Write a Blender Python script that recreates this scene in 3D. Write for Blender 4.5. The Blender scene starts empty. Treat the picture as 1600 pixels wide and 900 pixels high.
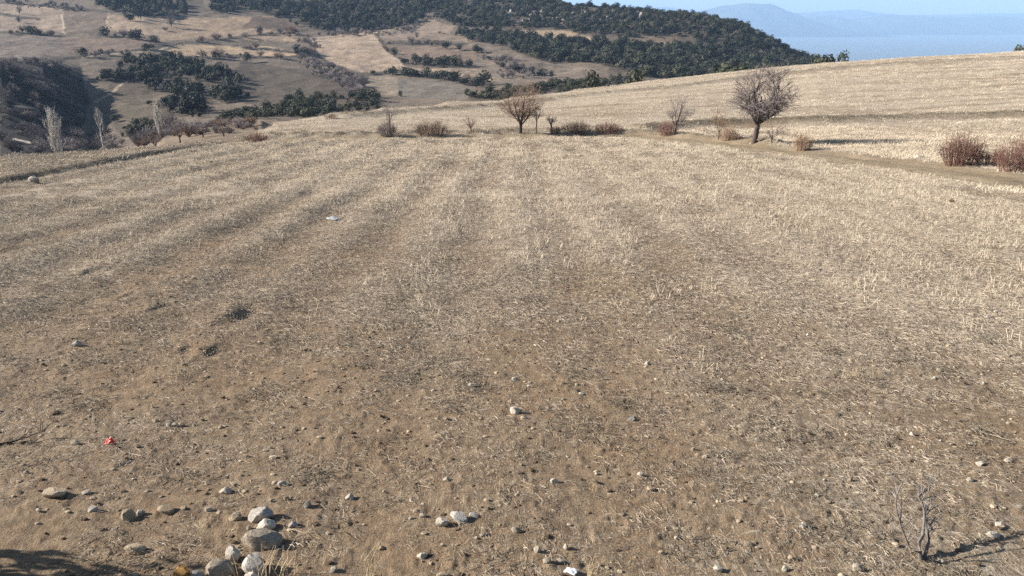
import bpy, math, random
import numpy as np
from mathutils import Vector

random.seed(7)
RNG = np.random.default_rng(11)
scene = bpy.context.scene

# ------------------------------------------------------------------ camera, sky, sun, exposure
F = 1190.0                       # focal length in photo pixels (1600 wide)
PITCH = math.radians(19.9)
CAMZ = 2.5
SUN_EL, SUN_AZ = math.radians(24.0), math.radians(6.0)     # sun on the left, a little ahead
cam_d = bpy.data.cameras.new('camera'); cam = bpy.data.objects.new('camera', cam_d)
scene.collection.objects.link(cam)
cam_d.sensor_width = 36.0; cam_d.lens = 36.0 * F / 1600.0
cam_d.clip_start = 0.05; cam_d.clip_end = 60000
cam.location = (0, 0, CAMZ); cam.rotation_euler = (math.pi / 2 - PITCH, 0, 0)
scene.camera = cam

world = bpy.data.worlds.new('World'); scene.world = world; world.use_nodes = True
wn = world.node_tree.nodes; wn.clear()
sky = wn.new('ShaderNodeTexSky'); sky.sky_type = 'NISHITA'; sky.sun_disc = False
sky.sun_elevation = SUN_EL; sky.sun_rotation = math.radians(-90) + SUN_AZ
sky.altitude = 1100; sky.air_density = 1.0; sky.dust_density = 1.6; sky.ozone_density = 1.0
bg = wn.new('ShaderNodeBackground'); bg.inputs[1].default_value = 0.05
wo = wn.new('ShaderNodeOutputWorld')
world.node_tree.links.new(sky.outputs[0], bg.inputs[0]); world.node_tree.links.new(bg.outputs[0], wo.inputs[0])

sun_d = bpy.data.lights.new('sun', 'SUN'); sun_d.energy = 5.0; sun_d.angle = math.radians(0.55)
sun_d.color = (1.0, 0.93, 0.84)
sun = bpy.data.objects.new('sun', sun_d); scene.collection.objects.link(sun)
sdir = Vector((-math.cos(SUN_EL) * math.cos(SUN_AZ), math.cos(SUN_EL) * math.sin(SUN_AZ), math.sin(SUN_EL)))
sun.rotation_euler = (-sdir).to_track_quat('-Z', 'Y').to_euler()
sun.location = (-40, 10, 40)

vs = scene.view_settings
vs.view_transform = 'Standard'; vs.look = 'None'; vs.gamma = 1.0; vs.use_curve_mapping = False
vs.exposure = 1.34
scene.cycles.use_denoising = False
scene.cycles.max_bounces = 6; scene.cycles.volume_bounces = 1
scene.cycles.volume_step_rate = 1.0

# ------------------------------------------------------------------ pixel <-> world
CP, SP = math.cos(PITCH), math.sin(PITCH)
def ray(u, v):
    cy = (450.0 - v) / F
    return (u - 800.0) / F, CP + cy * SP, -SP + cy * CP
def ratio(v):
    _, yf, z = ray(800, v)
    return z / yf
def at(u, v, y):
    a, b, c = ray(u, v)
    return np.array([a * y / b, y, CAMZ + c * y / b])
def project(x, y, z):
    z = z - CAMZ
    d = y * CP - z * SP
    up = y * SP + z * CP
    return 800 + F * x / d, 450 - F * up / d

# ------------------------------------------------------------------ noise
def _hash(ix, iy, seed):
    n = (ix * 374761393 + iy * 668265263 + seed * 974711) & 0xffffffff
    n = ((n ^ (n >> 13)) * 1274126177) & 0xffffffff
    return ((n ^ (n >> 16)) & 0xffff) / 65535.0
def vnoise(x, y, seed=0):
    x = np.asarray(x, float); y = np.asarray(y, float)
    fx = np.floor(x); fy = np.floor(y)
    ix = fx.astype(np.int64); iy = fy.astype(np.int64)
    a = x - fx; b = y - fy
    a = a * a * a * (a * (a * 6 - 15) + 10); b = b * b * b * (b * (b * 6 - 15) + 10)
    n00 = _hash(ix, iy, seed); n10 = _hash(ix + 1, iy, seed)
    n01 = _hash(ix, iy + 1, seed); n11 = _hash(ix + 1, iy + 1, seed)
    return (n00 * (1 - a) + n10 * a) * (1 - b) + (n01 * (1 - a) + n11 * a) * b
def fbm(x, y, seed=0, octv=4):
    s = 0; amp = 1; tot = 0
    for k in range(octv):
        s = s + amp * vnoise(x * 2 ** k + 17.3 * k, y * 2 ** k - 9.1 * k, seed + k); tot += amp; amp *= 0.5
    return s / tot
def sstep(a, b, x):
    t = np.clip((x - a) / (b - a), 0, 1)
    return t * t * (3 - 2 * t)
def inpoly(px, py, poly):
    px = np.asarray(px, float); py = np.asarray(py, float)
    r = np.zeros(px.shape, bool); n = len(poly)
    for i in range(n):
        x0, y0 = poly[i]; x1, y1 = poly[(i + 1) % n]
        if y0 == y1: continue
        r ^= ((y0 > py) != (y1 > py)) & (px < (x1 - x0) * (py - y0) / (y1 - y0) + x0)
    return r
def polydist(x, y, pts):
    d = np.full(np.shape(x), 1e9)
    for (x0, y0), (x1, y1) in zip(pts[:-1], pts[1:]):
        dx, dy = x1 - x0, y1 - y0
        t = np.clip(((x - x0) * dx + (y - y0) * dy) / (dx * dx + dy * dy + 1e-9), 0, 1)
        d = np.minimum(d, np.hypot(x - x0 - t * dx, y - y0 - t * dy))
    return d

# ------------------------------------------------------------------ terrain tables: (distance, photo row) per bearing
def plane(y): return -2.5 - 0.095 * y
class Terrain:
    def __init__(self, cols, ys, vref):
        self.ly = np.log(ys); self.ys = ys
        self.t = []; rows = []
        for u, pts in cols:
            self.t.append((u - 800) / F / vref)
            yy = [p[0] for p in pts]; zz = [p[1] for p in pts]
            rows.append(np.interp(self.ly, np.log(yy), zz))
        self.t = np.array(self.t); Z = np.array(rows)
        k = np.array([1, 2, 3, 2, 1.]); k /= k.sum()
        for r in range(len(Z)):
            Z[r] = np.convolve(np.pad(Z[r], 2, mode='edge'), k, 'valid')
        self.Z = Z
    def __call__(self, x, y):
        y = np.maximum(np.asarray(y, float), 0.5); t = np.clip(x / y, self.t[0], self.t[-1])
        ci = np.clip(np.searchsorted(self.t, t) - 1, 0, len(self.t) - 2)
        a = (t - self.t[ci]) / (self.t[ci + 1] - self.t[ci])
        fy = np.clip((np.log(y) - self.ly[0]) / (self.ly[1] - self.ly[0]), 0, len(self.ly) - 1.001)
        yi = fy.astype(int); b = fy - yi
        Z = self.Z
        return (Z[ci, yi] * (1 - b) + Z[ci, yi + 1] * b) * (1 - a) + (Z[ci + 1, yi] * (1 - b) + Z[ci + 1, yi + 1] * b) * a

def fcol(u, ytrack, pts, steep=1.0):
    """near ground: the field plane up to ytrack, then (distance, row) points, then over the brow"""
    L = [(y, plane(y)) for y in (0.5, 1, 2, 4, 8, 12, 16, 20, 24, 28, 32, 36, 40, 44) if y < ytrack - 0.5]
    L.append((ytrack, plane(ytrack)))
    for y, v in pts: L.append((y, ratio(v) * y))
    y0, z0 = L[-1]
    for dy, dz in ((3, -.5), (10, -3.2), (25, -10), (60, -28), (160, -70), (800, -330)):
        L.append((y0 + dy, z0 + dz * steep))
    return (u, L)
FCOLS = [
    fcol(-2600, 9, []), fcol(-1200, 12, []), fcol(-400, 18, []), fcol(0, 27.5, []), fcol(100, 29.5, []), fcol(200, 32, []), fcol(300, 36, []),
    fcol(380, 43, []), fcol(405, 45, [(52, 206), (56, 203)]), fcol(430, 45, [(55, 200), (64, 191)]),
    fcol(520, 46, [(58, 190), (70, 174)]), fcol(600, 46, [(60, 188), (78, 167)]), fcol(700, 46, [(62, 184), (88, 157.5)]),
    fcol(800, 46, [(62, 183), (80, 165), (98, 151)]), fcol(900, 46, [(62, 180), (85, 154), (106, 138)]),
    fcol(1000, 46, [(62, 178), (85, 146), (112, 125)]), fcol(1100, 43, [(60, 180), (85, 139), (116, 114)]),
    fcol(1180, 39, [(50, 199), (65, 172), (90, 129), (118, 105)]), fcol(1270, 33, [(45, 204), (60, 176), (90, 121), (120, 97)]),
    fcol(1400, 27, [(40, 214), (50, 194), (58, 180), (90, 115), (122, 87)]),
    fcol(1600, 21, [(35, 223), (47, 192), (55, 178), (90, 108), (128, 75)]),
    fcol(1800, 17, [(30, 250), (47, 185), (60, 160), (90, 100), (132, 62)]),
    fcol(2400, 13, [(30, 240), (50, 150), (135, 40)]), fcol(4200, 8, [(30, 240), (50, 150), (135, 40)]),
]
YS_F = np.exp(np.linspace(math.log(0.5), math.log(900), 340))
near = Terrain(FCOLS, YS_F, 1.01)

def hcol(u, pts, top=None):
    L = [(y, (ratio(v) * y) if v > -900 else v + 1000) for y, v in pts]
    y0, z0 = L[-1]
    if top == 'ridge':
        for y, z in ((y0 * 1.25, z0 - 35), (y0 * 1.7, z0 - 110), (1600, -215), (2600, -245), (9000, -260)):
            if y > L[-1][0]: L.append((y, z))
    else:
        for y, z in ((1000, z0 + 35), (1500, z0 + 60), (2300, 20), (3600, -245), (9000, -260)): L.append((y, z))
    return (u, L)
HCOLS = [
    hcol(-1500, [(36, -1011), (110, -1016), (165, -1010), (240, -1000), (430, -990), (560, -985), (760, -950)]),
    hcol(-150, [(36, -1010), (80, 272), (110, 250), (135, 225), (155, 180), (175, 130), (190, 92), (215, 70), (260, 75), (330, 78), (430, 43), (545, 0), (740, -70)]),
    hcol(0, [(36, -1010), (80, 275), (110, 252), (135, 238), (160, 200), (185, 150), (205, 112), (228, 96), (260, 95), (330, 84), (430, 45), (545, 0), (740, -70)]),
    hcol(70, [(36, -1010), (80, 278), (110, 257), (135, 243), (165, 215), (195, 170), (225, 125), (252, 99), (282, 93), (340, 82), (430, 45), (545, 0), (740, -70)]),
    hcol(130, [(36, -1010), (80, 280), (110, 262), (140, 248), (180, 225), (212, 200), (244, 165), (282, 120), (315, 97), (350, 82), (430, 45), (545, 0), (740, -70)]),
    hcol(165, [(36, -1010), (80, 270), (110, 252), (140, 236), (180, 210), (218, 182), (250, 150), (290, 115), (350, 84), (430, 46), (545, 0), (740, -70)]),
    hcol(240, [(36, -1009.5), (60, 232), (80, 222), (95, 212), (110, 213), (160, 204), (200, 188), (240, 160), (290, 122), (350, 86), (430, 48), (550, 0), (740, -70)]),
    hcol(300, [(36, -1009), (60, 226), (75, 214), (90, 200), (104, 203), (150, 196), (182, 188), (222, 168), (270, 135), (330, 97), (385, 75), (450, 47), (560, 0), (740, -70)]),
    hcol(400, [(36, -1010), (62, 222), (75, 205), (92, 187), (104, 191), (150, 186), (190, 177), (232, 160), (280, 135), (342, 102), (400, 75), (470, 45), (565, 0), (740, -70)]),
    hcol(500, [(36, -1014), (100, 222), (150, 195), (190, 175), (240, 152), (300, 122), (350, 100), (420, 70), (480, 47), (570, 5), (650, -25), (760, -70)]),
    hcol(600, [(36, -1015), (110, 220), (170, 180), (220, 160), (260, 146), (320, 116), (380, 88), (440, 60), (492, 42), (565, 5), (650, -20), (760, -60)]),
    hcol(680, [(36, -1015), (115, 213), (180, 172), (235, 150), (290, 125), (350, 96), (400, 74), (445, 58), (490, 34), (565, 8), (650, -12), (760, -40)]),
    hcol(760, [(36, -1015), (120, 207), (190, 165), (250, 140), (310, 116), (370, 86), (430, 62), (470, 46), (530, 20), (580, 2), (650, -7), (720, -5)], 'ridge'),
    hcol(850, [(36, -1015), (120, 200), (200, 157), (260, 131), (320, 110), (370, 86), (420, 62), (460, 46), (500, 22), (530, 5), (565, -1)], 'ridge'),
    hcol(950, [(36, -1015), (125, 192), (220, 142), (280, 119), (340, 96), (390, 73), (430, 57), (465, 38), (495, 18), (522, 10)], 'ridge'),
    hcol(1050, [(36, -1015), (125, 185), (240, 137), (300, 121), (350, 101), (400, 73), (440, 46), (470, 27), (495, 19)], 'ridge'),
    hcol(1100, [(36, -1015), (125, 182), (250, 133), (310, 119), (360, 98), (405, 70), (440, 45), (465, 32), (490, 27)], 'ridge'),
    hcol(1150, [(36, -1015), (125, 177), (260, 130), (330, 117), (380, 91), (420, 62), (450, 46), (474, 39)], 'ridge'),
    hcol(1200, [(36, -1015), (125, 172), (270, 128), (340, 115), (390, 92), (425, 73), (450, 61)], 'ridge'),
    hcol(1245, [(36, -1015), (125, 168), (280, 127), (350, 114), (400, 98), (430, 88), (448, 84)], 'ridge'),
    hcol(1290, [(36, -1015), (125, 165), (300, 128), (370, 115), (425, 106), (448, 106)], 'ridge'),
    hcol(1400, [(36, -1015), (125, 162), (300, 140), (420, 138)], 'ridge'),
    hcol(2400, [(36, -1015), (125, 165), (300, 150), (420, 150)], 'ridge'),
]
YS_H = np.exp(np.linspace(math.log(34), math.log(9000), 420))
far0 = Terrain(HCOLS, YS_H, 1.035)
def far(x, y):
    z = far0(x, y)
    m = sstep(90, 220, y) * (1 - sstep(1000, 2500, y))
    z = z + m * (2.6 * (fbm(x / 26, y / 26, 3, 4) - .5) + 0.9 * (fbm(x / 6, y / 6, 9, 3) - .5))
    return z + CAMZ

def march(u, v, Hf, y0=1.5, y1=700):
    a, b, c = ray(u, v)
    ys = np.exp(np.linspace(math.log(y0), math.log(y1), 2500))
    zr = CAMZ + c / b * ys
    g = Hf(a / b * ys, ys)
    below = np.nonzero(zr < g)[0]
    i = below[0] if len(below) else len(ys) - 1
    y = ys[i]
    return np.array([a / b * y, y, g[i]])

near_c = lambda x, y: near(x, y) + CAMZ
TRACK = [tuple(march(u, v, near_c)[:2]) for u, v in ((395, 219), (470, 217), (600, 215), (700, 214.5), (800, 213), (900, 212), (990, 213), (1060, 218), (1120, 223), (1190, 231), (1260, 239), (1340, 248), (1450, 262), (1540, 275), (1600, 286))]
TRACK += [(18.5, 14.0), (23, 8), (30, 2)]
BANK1 = [tuple(march(u, v, near_c)[:2]) for u, v in ((1000, 205), (1060, 199), (1150, 196), (1240, 193), (1330, 190), (1420, 188), (1520, 185), (1600, 182), (1680, 178))]
BANK2 = [tuple(march(u, v, near_c)[:2]) for u, v in ((540, 183), (640, 176), (720, 170), (800, 164), (860, 156), (960, 146), (1060, 136), (1160, 123), (1260, 113), (1380, 102), (1500, 95), (1640, 88))]
MARGIN = [tuple(march(u, v, near_c)[:2]) for u, v in ((420, 213), (520, 212), (600, 211), (720, 209), (830, 207.5), (950, 207), (1040, 212), (1120, 218), (1200, 224))]
EDGEX = -14.4
# pits and clod heaps: (u, v, width px, depth m)
PITS = [(382, 492, 95, .12), (150, 424, 60, .08), (335, 552, 60, .06), (288, 549, 40, .05), (130, 470, 45, .05), (468, 422, 42, .04), (60, 470, 30, .03), 
        (200, 460, 30, .05), (250, 480, 40, .05), (420, 300, 40, .06), (560, 320, 50, .05), (480, 300, 40, .05), (100, 290, 50, .08),
        (175, 420, 40, .06), (820, 340, 34, .05), (1010, 330, 34, .05), (1400, 385, 60, .06), (1500, 400, 80, .05), (240, 300, 50, .06), (1240, 455, 50, .03), (1340, 480, 40, .03)]
PITW = []
for u, v, w, d in PITS:
    p = march(u, v, near_c); PITW.append((p[0], p[1], 0.5 * w * math.hypot(p[1], p[2] - CAMZ) / F, d))

def H(x, y, fine=True):
    """height of the near ground"""
    x = np.asarray(x, float); y = np.asarray(y, float)
    z = near(x, y) + CAMZ
    infield = (1 - sstep(42, 47, y)) * sstep(EDGEX - .5, EDGEX + .5, x)
    # lynchet on the left: the strip beyond lies a little higher
    wob = 0.7 * (fbm(y / 3.0, y * 0 + 2, 5, 3) - .5)
    z = z + 0.16 * (1 - sstep(EDGEX - .25 + wob, EDGEX + .2 + wob, x)) * (1 - sstep(38, 46, y))
    dt = polydist(x, y, TRACK)
    tr = 1 - sstep(0.9, 1.6, dt)
    rut = np.exp(-((dt - .72) / .22) ** 2)
    z = z - 0.05 * tr - 0.04 * rut
    # old plough ridges running away from the camera
    ridge = np.sin(2 * np.pi * (x + 0.5 * fbm(x / 3, y / 6, 21, 2)) / 1.55)
    z = z + infield * (1 - tr) * 0.036 * ridge * (0.35 + 1.3 * fbm(x / 2.2, y / 3.5, 31, 3)) * (0.30 + 0.70 * (1 - sstep(-5, 3, x))) * (.30 + .70 * sstep(5, 11, y))
    z = z + infield * (.04 + .04 * sstep(6, 14, y)) * (fbm(x / 1.6, y / 2.1, 41, 3) - .5)
    for px, py, r, d in PITW:
        w = .5 * r * (fbm(x / .25, y / .25, 33, 2) - .5)
        q = np.exp(-((x - px + w) / (r * .36)) ** 2 - ((y - py) / (r * 1.15)) ** 2)
        z = z - .42 * d * q + .42 * d * np.exp(-((x - px + w + r * .62) / (r * .36)) ** 2 - ((y - py) / (r * 1.2)) ** 2)
    b1 = polydist(x, y, BANK1); b2 = polydist(x, y, BANK2); b3 = polydist(x, y, MARGIN)
    z = z + 0.42 * np.exp(-(b1 / .9) ** 2) + 0.30 * np.exp(-(b2 / 1.0) ** 2) + 0.22 * np.exp(-(b3 / .7) ** 2) * (0.4 + fbm(x / 1.1, y / 1.1, 8, 2))
    out = sstep(46, 52, y)
    z = z + out * 0.19 * (fbm(x / 6.0 + y / 14, y / 1.0 - x / 30, 51, 3) - .5)
    if fine:
        nearf = 1 - sstep(10, 26, y)
        c = fbm(x / .16, y / .16, 61, 3)
        z = z + nearf * (1 - .5 * tr) * (0.020 * (c - .5) + 0.010 * (fbm(x / .05, y / .05, 63, 2) - .5) + 0.018 * np.maximum(fbm(x / .07, y / .07, 71, 2) - .58, 0) * 2.2)
        z = z + (1 - nearf) * 0.05 * (fbm(x / .5, y / .5, 81, 2) - .5)
    return z
def hf(x, y): return float(H(np.array([x]), np.array([y]))[0])
def ground_at(u, v): return march(u, v, lambda x, y: H(x, y, False), 1.5, 170)

# ------------------------------------------------------------------ materials
def mat(name, rough=0.9):
    m = bpy.data.materials.new(name); m.use_nodes = True
    nt = m.node_tree; b = nt.nodes['Principled BSDF']
    b.inputs['Roughness'].default_value = rough; b.inputs['Specular IOR Level'].default_value = 0.2
    return m, nt, b
def N(nt, typ, **kw):
    n = nt.nodes.new(typ)
    for k, v in kw.items(): setattr(n, k, v)
    return n
def mixc(nt, fac, a, b, mode='MIX'):
    n = nt.nodes.new('ShaderNodeMix'); n.data_type = 'RGBA'; n.blend_type = mode
    for sock, val in ((n.inputs[0], fac), (n.inputs[6], a), (n.inputs[7], b)):
        if hasattr(val, 'is_linked'): nt.links.new(val, sock)
        elif isinstance(val, (int, float)): sock.default_value = val
        else: sock.default_value = (*val, 1)
    return n.outputs[2]
def math_(nt, op, a, b=0.0):
    n = nt.nodes.new('ShaderNodeMath'); n.operation = op
    for sock, val in ((n.inputs[0], a), (n.inputs[1], b)):
        if hasattr(val, 'is_linked'): nt.links.new(val, sock)
        else: sock.default_value = val
    return n.outputs[0]
def ramp(nt, fac, stops):
    n = nt.nodes.new('ShaderNodeValToRGB'); nt.links.new(fac, n.inputs[0])
    el = n.color_ramp.elements
    while len(el) < len(stops): el.new(0.5)
    for e, (p, c) in zip(el, stops): e.position = p; e.color = (*c, 1) if len(c) == 3 else c
    return n.outputs[0]
def noise(nt, vec, scale, detail=4, rough=.6):
    n = nt.nodes.new('ShaderNodeTexNoise'); n.inputs['Scale'].default_value = scale
    n.inputs['Detail'].default_value = detail; n.inputs['Roughness'].default_value = rough
    nt.links.new(vec, n.inputs['Vector']); return n.outputs[0]
def mapping(nt, vec, scale=(1, 1, 1), rot=0):
    n = nt.nodes.new('ShaderNodeMapping'); n.inputs['Scale'].default_value = scale; n.inputs['Rotation'].default_value = (0, 0, rot)
    nt.links.new(vec, n.inputs['Vector']); return n.outputs[0]
def bump(nt, b, h, strength=.5, dist=.02):
    n = nt.nodes.new('ShaderNodeBump'); n.inputs['Strength'].default_value = strength; n.inputs['Distance'].default_value = dist
    nt.links.new(h, n.inputs['Height']); nt.links.new(n.outputs[0], b.inputs['Normal'])

def field_material():
    m, nt, b = mat('field_soil')
    pos = N(nt, 'ShaderNodeNewGeometry').outputs['Position']
    att = N(nt, 'ShaderNodeAttribute', attribute_name='cover')
    sep = N(nt, 'ShaderNodeSeparateColor'); nt.links.new(att.outputs['Color'], sep.inputs[0])
    cover, track, weed = sep.outputs[0], sep.outputs[1], sep.outputs[2]
    n1 = noise(nt, pos, 1.1, 5); n2 = noise(nt, pos, 9, 6, .65); n3 = noise(nt, pos, 60, 5, .7)
    soil = ramp(nt, n2, [(.28, (.118, .080, .048)), (.5, (.222, .158, .098)), (.72, (.315, .242, .158))])
    soil = mixc(nt, ramp(nt, n1, [(.4, (0, 0, 0)), (.65, (1, 1, 1))]), soil, mixc(nt, .5, soil, (.235, .155, .090)))
    soil = mixc(nt, math_(nt, 'MULTIPLY', ramp(nt, n3, [(.55, (0, 0, 0)), (.75, (1, 1, 1))]), .55), soil, (.34, .275, .19))
    # chopped straw ground into the surface
    s1 = noise(nt, mapping(nt, pos, (70, 11, 11)), 1, 3, .7); s2 = noise(nt, mapping(nt, pos, (12, 80, 12), .6), 1, 3, .7)
    s3 = noise(nt, mapping(nt, pos, (6, 22, 8)), 1, 5, .75)
    st = math_(nt, 'MAXIMUM', math_(nt, 'MAXIMUM', s1, s2), s3)
    thr = math_(nt, 'SUBTRACT', math_(nt, 'ADD', st, math_(nt, 'MULTIPLY', cover, .30)), .64)
    stf = N(nt, 'ShaderNodeMapRange'); nt.links.new(thr, stf.inputs[0]); stf.inputs[1].default_value = 0; stf.inputs[2].default_value = .14
    straw = ramp(nt, noise(nt, pos, 14, 4), [(.3, (.29, .24, .175)), (.55, (.44, .372, .28)), (.8, (.56, .49, .38))])
    col = mixc(nt, math_(nt, 'MULTIPLY', stf.outputs[0], .85), soil, straw)
    tcol = ramp(nt, noise(nt, pos, 2.5, 6, .7), [(.3, (.20, .152, .095)), (.7, (.30, .235, .152))])
    col = mixc(nt, math_(nt, 'MULTIPLY', track, .9), col, tcol)
    wcol = ramp(nt, noise(nt, pos, 5, 6, .75), [(.35, (.085, .066, .042)), (.65, (.22, .175, .11))])
    col = mixc(nt, math_(nt, 'MULTIPLY', weed, .9), col, wcol)
    nt.links.new(col, b.inputs['Base Color'])
    hgt = math_(nt, 'ADD', math_(nt, 'MULTIPLY', n2, .6), math_(nt, 'ADD', math_(nt, 'MULTIPLY', n3, .5), math_(nt, 'MULTIPLY', stf.outputs[0], .25)))
    bump(nt, b, hgt, .9, .05)
    return m
def hill_material():
    m, nt, b = mat('hill_ground')
    pos = N(nt, 'ShaderNodeNewGeometry').outputs['Position']
    att = N(nt, 'ShaderNodeAttribute', attribute_name='cover')
    n1 = noise(nt, pos, .12, 6, .65); n2 = noise(nt, mapping(nt, pos, (.5, 1.4, 1)), .8, 6, .7)
    col = mixc(nt, 1.0, att.outputs['Color'], ramp(nt, n1, [(.25, (.66, .66, .66)), (.75, (1.3, 1.3, 1.3))]), 'MULTIPLY')
    col = mixc(nt, 1.0, col, ramp(nt, n2, [(.3, (.72, .72, .74)), (.7, (1.2, 1.19, 1.15))]), 'MULTIPLY')
    nt.links.new(col, b.inputs['Base Color'])
    bump(nt, b, math_(nt, 'ADD', n2, n1), .8, .8)
    return m
def simple(name, stops, scale=8, rough=.9, bstr=.4, bdist=.01, rnd=.35, spec=.2, transl=0):
    """noise coloured material with a different tint for every object or instance"""
    m, nt, b = mat(name, rough); b.inputs['Specular IOR Level'].default_value = spec
    tc = N(nt, 'ShaderNodeTexCoord').outputs['Object']
    oi = N(nt, 'ShaderNodeObjectInfo')
    v = N(nt, 'ShaderNodeVectorMath', operation='ADD'); nt.links.new(tc, v.inputs[0])
    mul = math_(nt, 'MULTIPLY', oi.outputs['Random'], 37.0); nt.links.new(mul, v.inputs[1])
    n = noise(nt, v.outputs[0], scale, 5, .65)
    f = math_(nt, 'ADD', math_(nt, 'MULTIPLY', n, 1 - rnd * .6), math_(nt, 'MULTIPLY', math_(nt, 'SUBTRACT', oi.outputs['Random'], .3), rnd))
    nt.links.new(ramp(nt, f, stops), b.inputs['Base Color'])
    if bstr: bump(nt, b, n, bstr, bdist)
    return m
def straw_material(name, stops):
    m, nt, b = mat(name, .7); b.inputs['Specular IOR Level'].default_value = .25
    att = N(nt, 'ShaderNodeAttribute', attribute_name='tint')
    oi = N(nt, 'ShaderNodeObjectInfo')
    f = math_(nt, 'ADD', math_(nt, 'MULTIPLY', att.outputs['Fac'], .65), math_(nt, 'MULTIPLY', oi.outputs['Random'], .35))
    nt.links.new(ramp(nt, f, stops), b.inputs['Base Color'])
    return m

M = {}
M['field'] = field_material(); M['hill'] = hill_material()
M['straw'] = straw_material('straw', [(.0, (.15, .122, .094)), (.3, (.30, .245, .182)), (.6, (.45, .378, .285)), (.85, (.60, .52, .415)), (1, (.62, .475, .29))])
M['stubble'] = straw_material('stubble', [(.0, (.29, .237, .172)), (.4, (.49, .415, .315)), (.75, (.62, .54, .425)), (1, (.63, .49, .31))])
M['dry_weed'] = straw_material('dry_weed', [(.0, (.09, .078, .053)), (.5, (.18, .155, .112)), (1, (.30, .262, .20))])
M['gold_grass'] = straw_material('gold_grass', [(.0, (.28, .21, .12)), (.5, (.44, .345, .21)), (1, (.56, .46, .31))])
M['limestone'] = simple('limestone', [(.25, (.20, .165, .12)), (.45, (.37, .32, .25)), (.65, (.48, .425, .345)), (.85, (.56, .51, .43))], 7, .95, .55, .015)
M['grey_stone'] = simple('grey_stone', [(.25, (.16, .145, .125)), (.5, (.33, .30, .26)), (.75, (.50, .465, .41))], 7, .95, .55, .015)
M['ridge_rock'] = simple('ridge_rock', [(.25, (.10, .095, .085)), (.5, (.20, .185, .16)), (.75, (.31, .29, .255))], 3, .9, .7, .02)
M['tan_stone'] = simple('tan_stone', [(.25, (.22, .165, .11)), (.5, (.40, .32, .22)), (.75, (.52, .435, .32))], 7, .95, .55, .015)
M['white_stone'] = simple('white_stone', [(.25, (.27, .235, .18)), (.5, (.46, .415, .34)), (.8, (.60, .56, .48))], 7, .95, .55, .015)
M['ochre_stone'] = simple('ochre_stone', [(.3, (.26, .13, .04)), (.5, (.56, .32, .10)), (.72, (.66, .50, .28))], 26, .85, .8, .02)
M['earth_clod'] = simple('earth_clod', [(.3, (.13, .09, .057)), (.6, (.225, .165, .107)), (.8, (.30, .235, .16))], 22, .95, .9, .02)
M['bark'] = simple('bark', [(.3, (.045, .035, .03)), (.6, (.10, .08, .07)), (.85, (.17, .145, .13))], 10, .9, .6, .02)
M['twig_red'] = simple('twig_red', [(.2, (.115, .06, .047)), (.55, (.20, .112, .087)), (.9, (.30, .19, .148))], 3, .8, 0, 0, .45)
M['twig_brown'] = simple('twig_brown', [(.2, (.125, .08, .06)), (.55, (.22, .15, .112)), (.9, (.32, .235, .175))], 3, .8, 0, 0, .35)
M['twig_grey'] = simple('twig_grey', [(.2, (.14, .115, .108)), (.55, (.235, .20, .188)), (.9, (.34, .30, .28))], 3, .8, 0, 0, .35)
M['twig_pale'] = simple('twig_pale', [(.2, (.36, .33, .28)), (.55, (.52, .48, .42)), (.9, (.62, .58, .52))], 3, .8, 0, 0, .3)
M['twig_tan'] = simple('twig_tan', [(.2, (.20, .13, .085)), (.55, (.32, .22, .15)), (.9, (.42, .31, .22))], 3, .8, 0, 0, .3)
M['dead_wood'] = simple('dead_wood', [(.25, (.09, .078, .07)), (.55, (.19, .17, .155)), (.85, (.36, .33, .30))], 30, .85, .5, .004)
M['evergreen'] = simple('evergreen', [(.15, (.014, .018, .013)), (.5, (.033, .039, .025)), (.9, (.068, .070, .042))], 1.2, .75, 0, 0, .6)
M['olive_green'] = simple('olive_green', [(.15, (.032, .036, .020)), (.5, (.062, .064, .034)), (.9, (.105, .10, .055))], 1.2, .75, 0, 0, .5)
M['red_plastic'] = simple('red_plastic', [(.2, (.55, .012, .008)), (.8, (.75, .035, .015))], 8, .4, .3, .005, .1, .5)
M['grey_plastic'] = simple('grey_plastic', [(.2, (.26, .28, .30)), (.8, (.42, .44, .45))], 8, .45, .3, .005, .1, .5)
M['white_plastic'] = simple('white_plastic', [(.2, (.62, .63, .64)), (.8, (.82, .82, .82))], 8, .45, .3, .005, .1, .5)

# ------------------------------------------------------------------ mesh helpers
def mesh_obj(name, verts, faces, material, parent=None, smooth=False, loc=None, collection=None):
    me = bpy.data.meshes.new(name)
    me.from_pydata([tuple(v) for v in verts], [], faces)
    if smooth: me.polygons.foreach_set('use_smooth', np.ones(len(me.polygons), bool))
    me.materials.append(material); me.update()
    o = bpy.data.objects.new(name, me)
    (collection or scene.collection).objects.link(o)
    if parent: o.parent = parent
    if loc is not None: o.location = loc
    return o
def tag(o, label, cat=None, group=None, kind=None):
    o['label'] = label
    if cat: o['category'] = cat
    if group: o['group'] = group
    if kind: o['kind'] = kind
    return o
def thing(name, loc, label, cat, group=None, rz=0.0, scale=None):
    o = bpy.data.objects.new(name, None); scene.collection.objects.link(o)
    o.empty_display_size = .2; o.location = tuple(loc); o.rotation_euler = (0, 0, rz)
    if scale: o.scale = scale
    return tag(o, label, cat, group)
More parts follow.
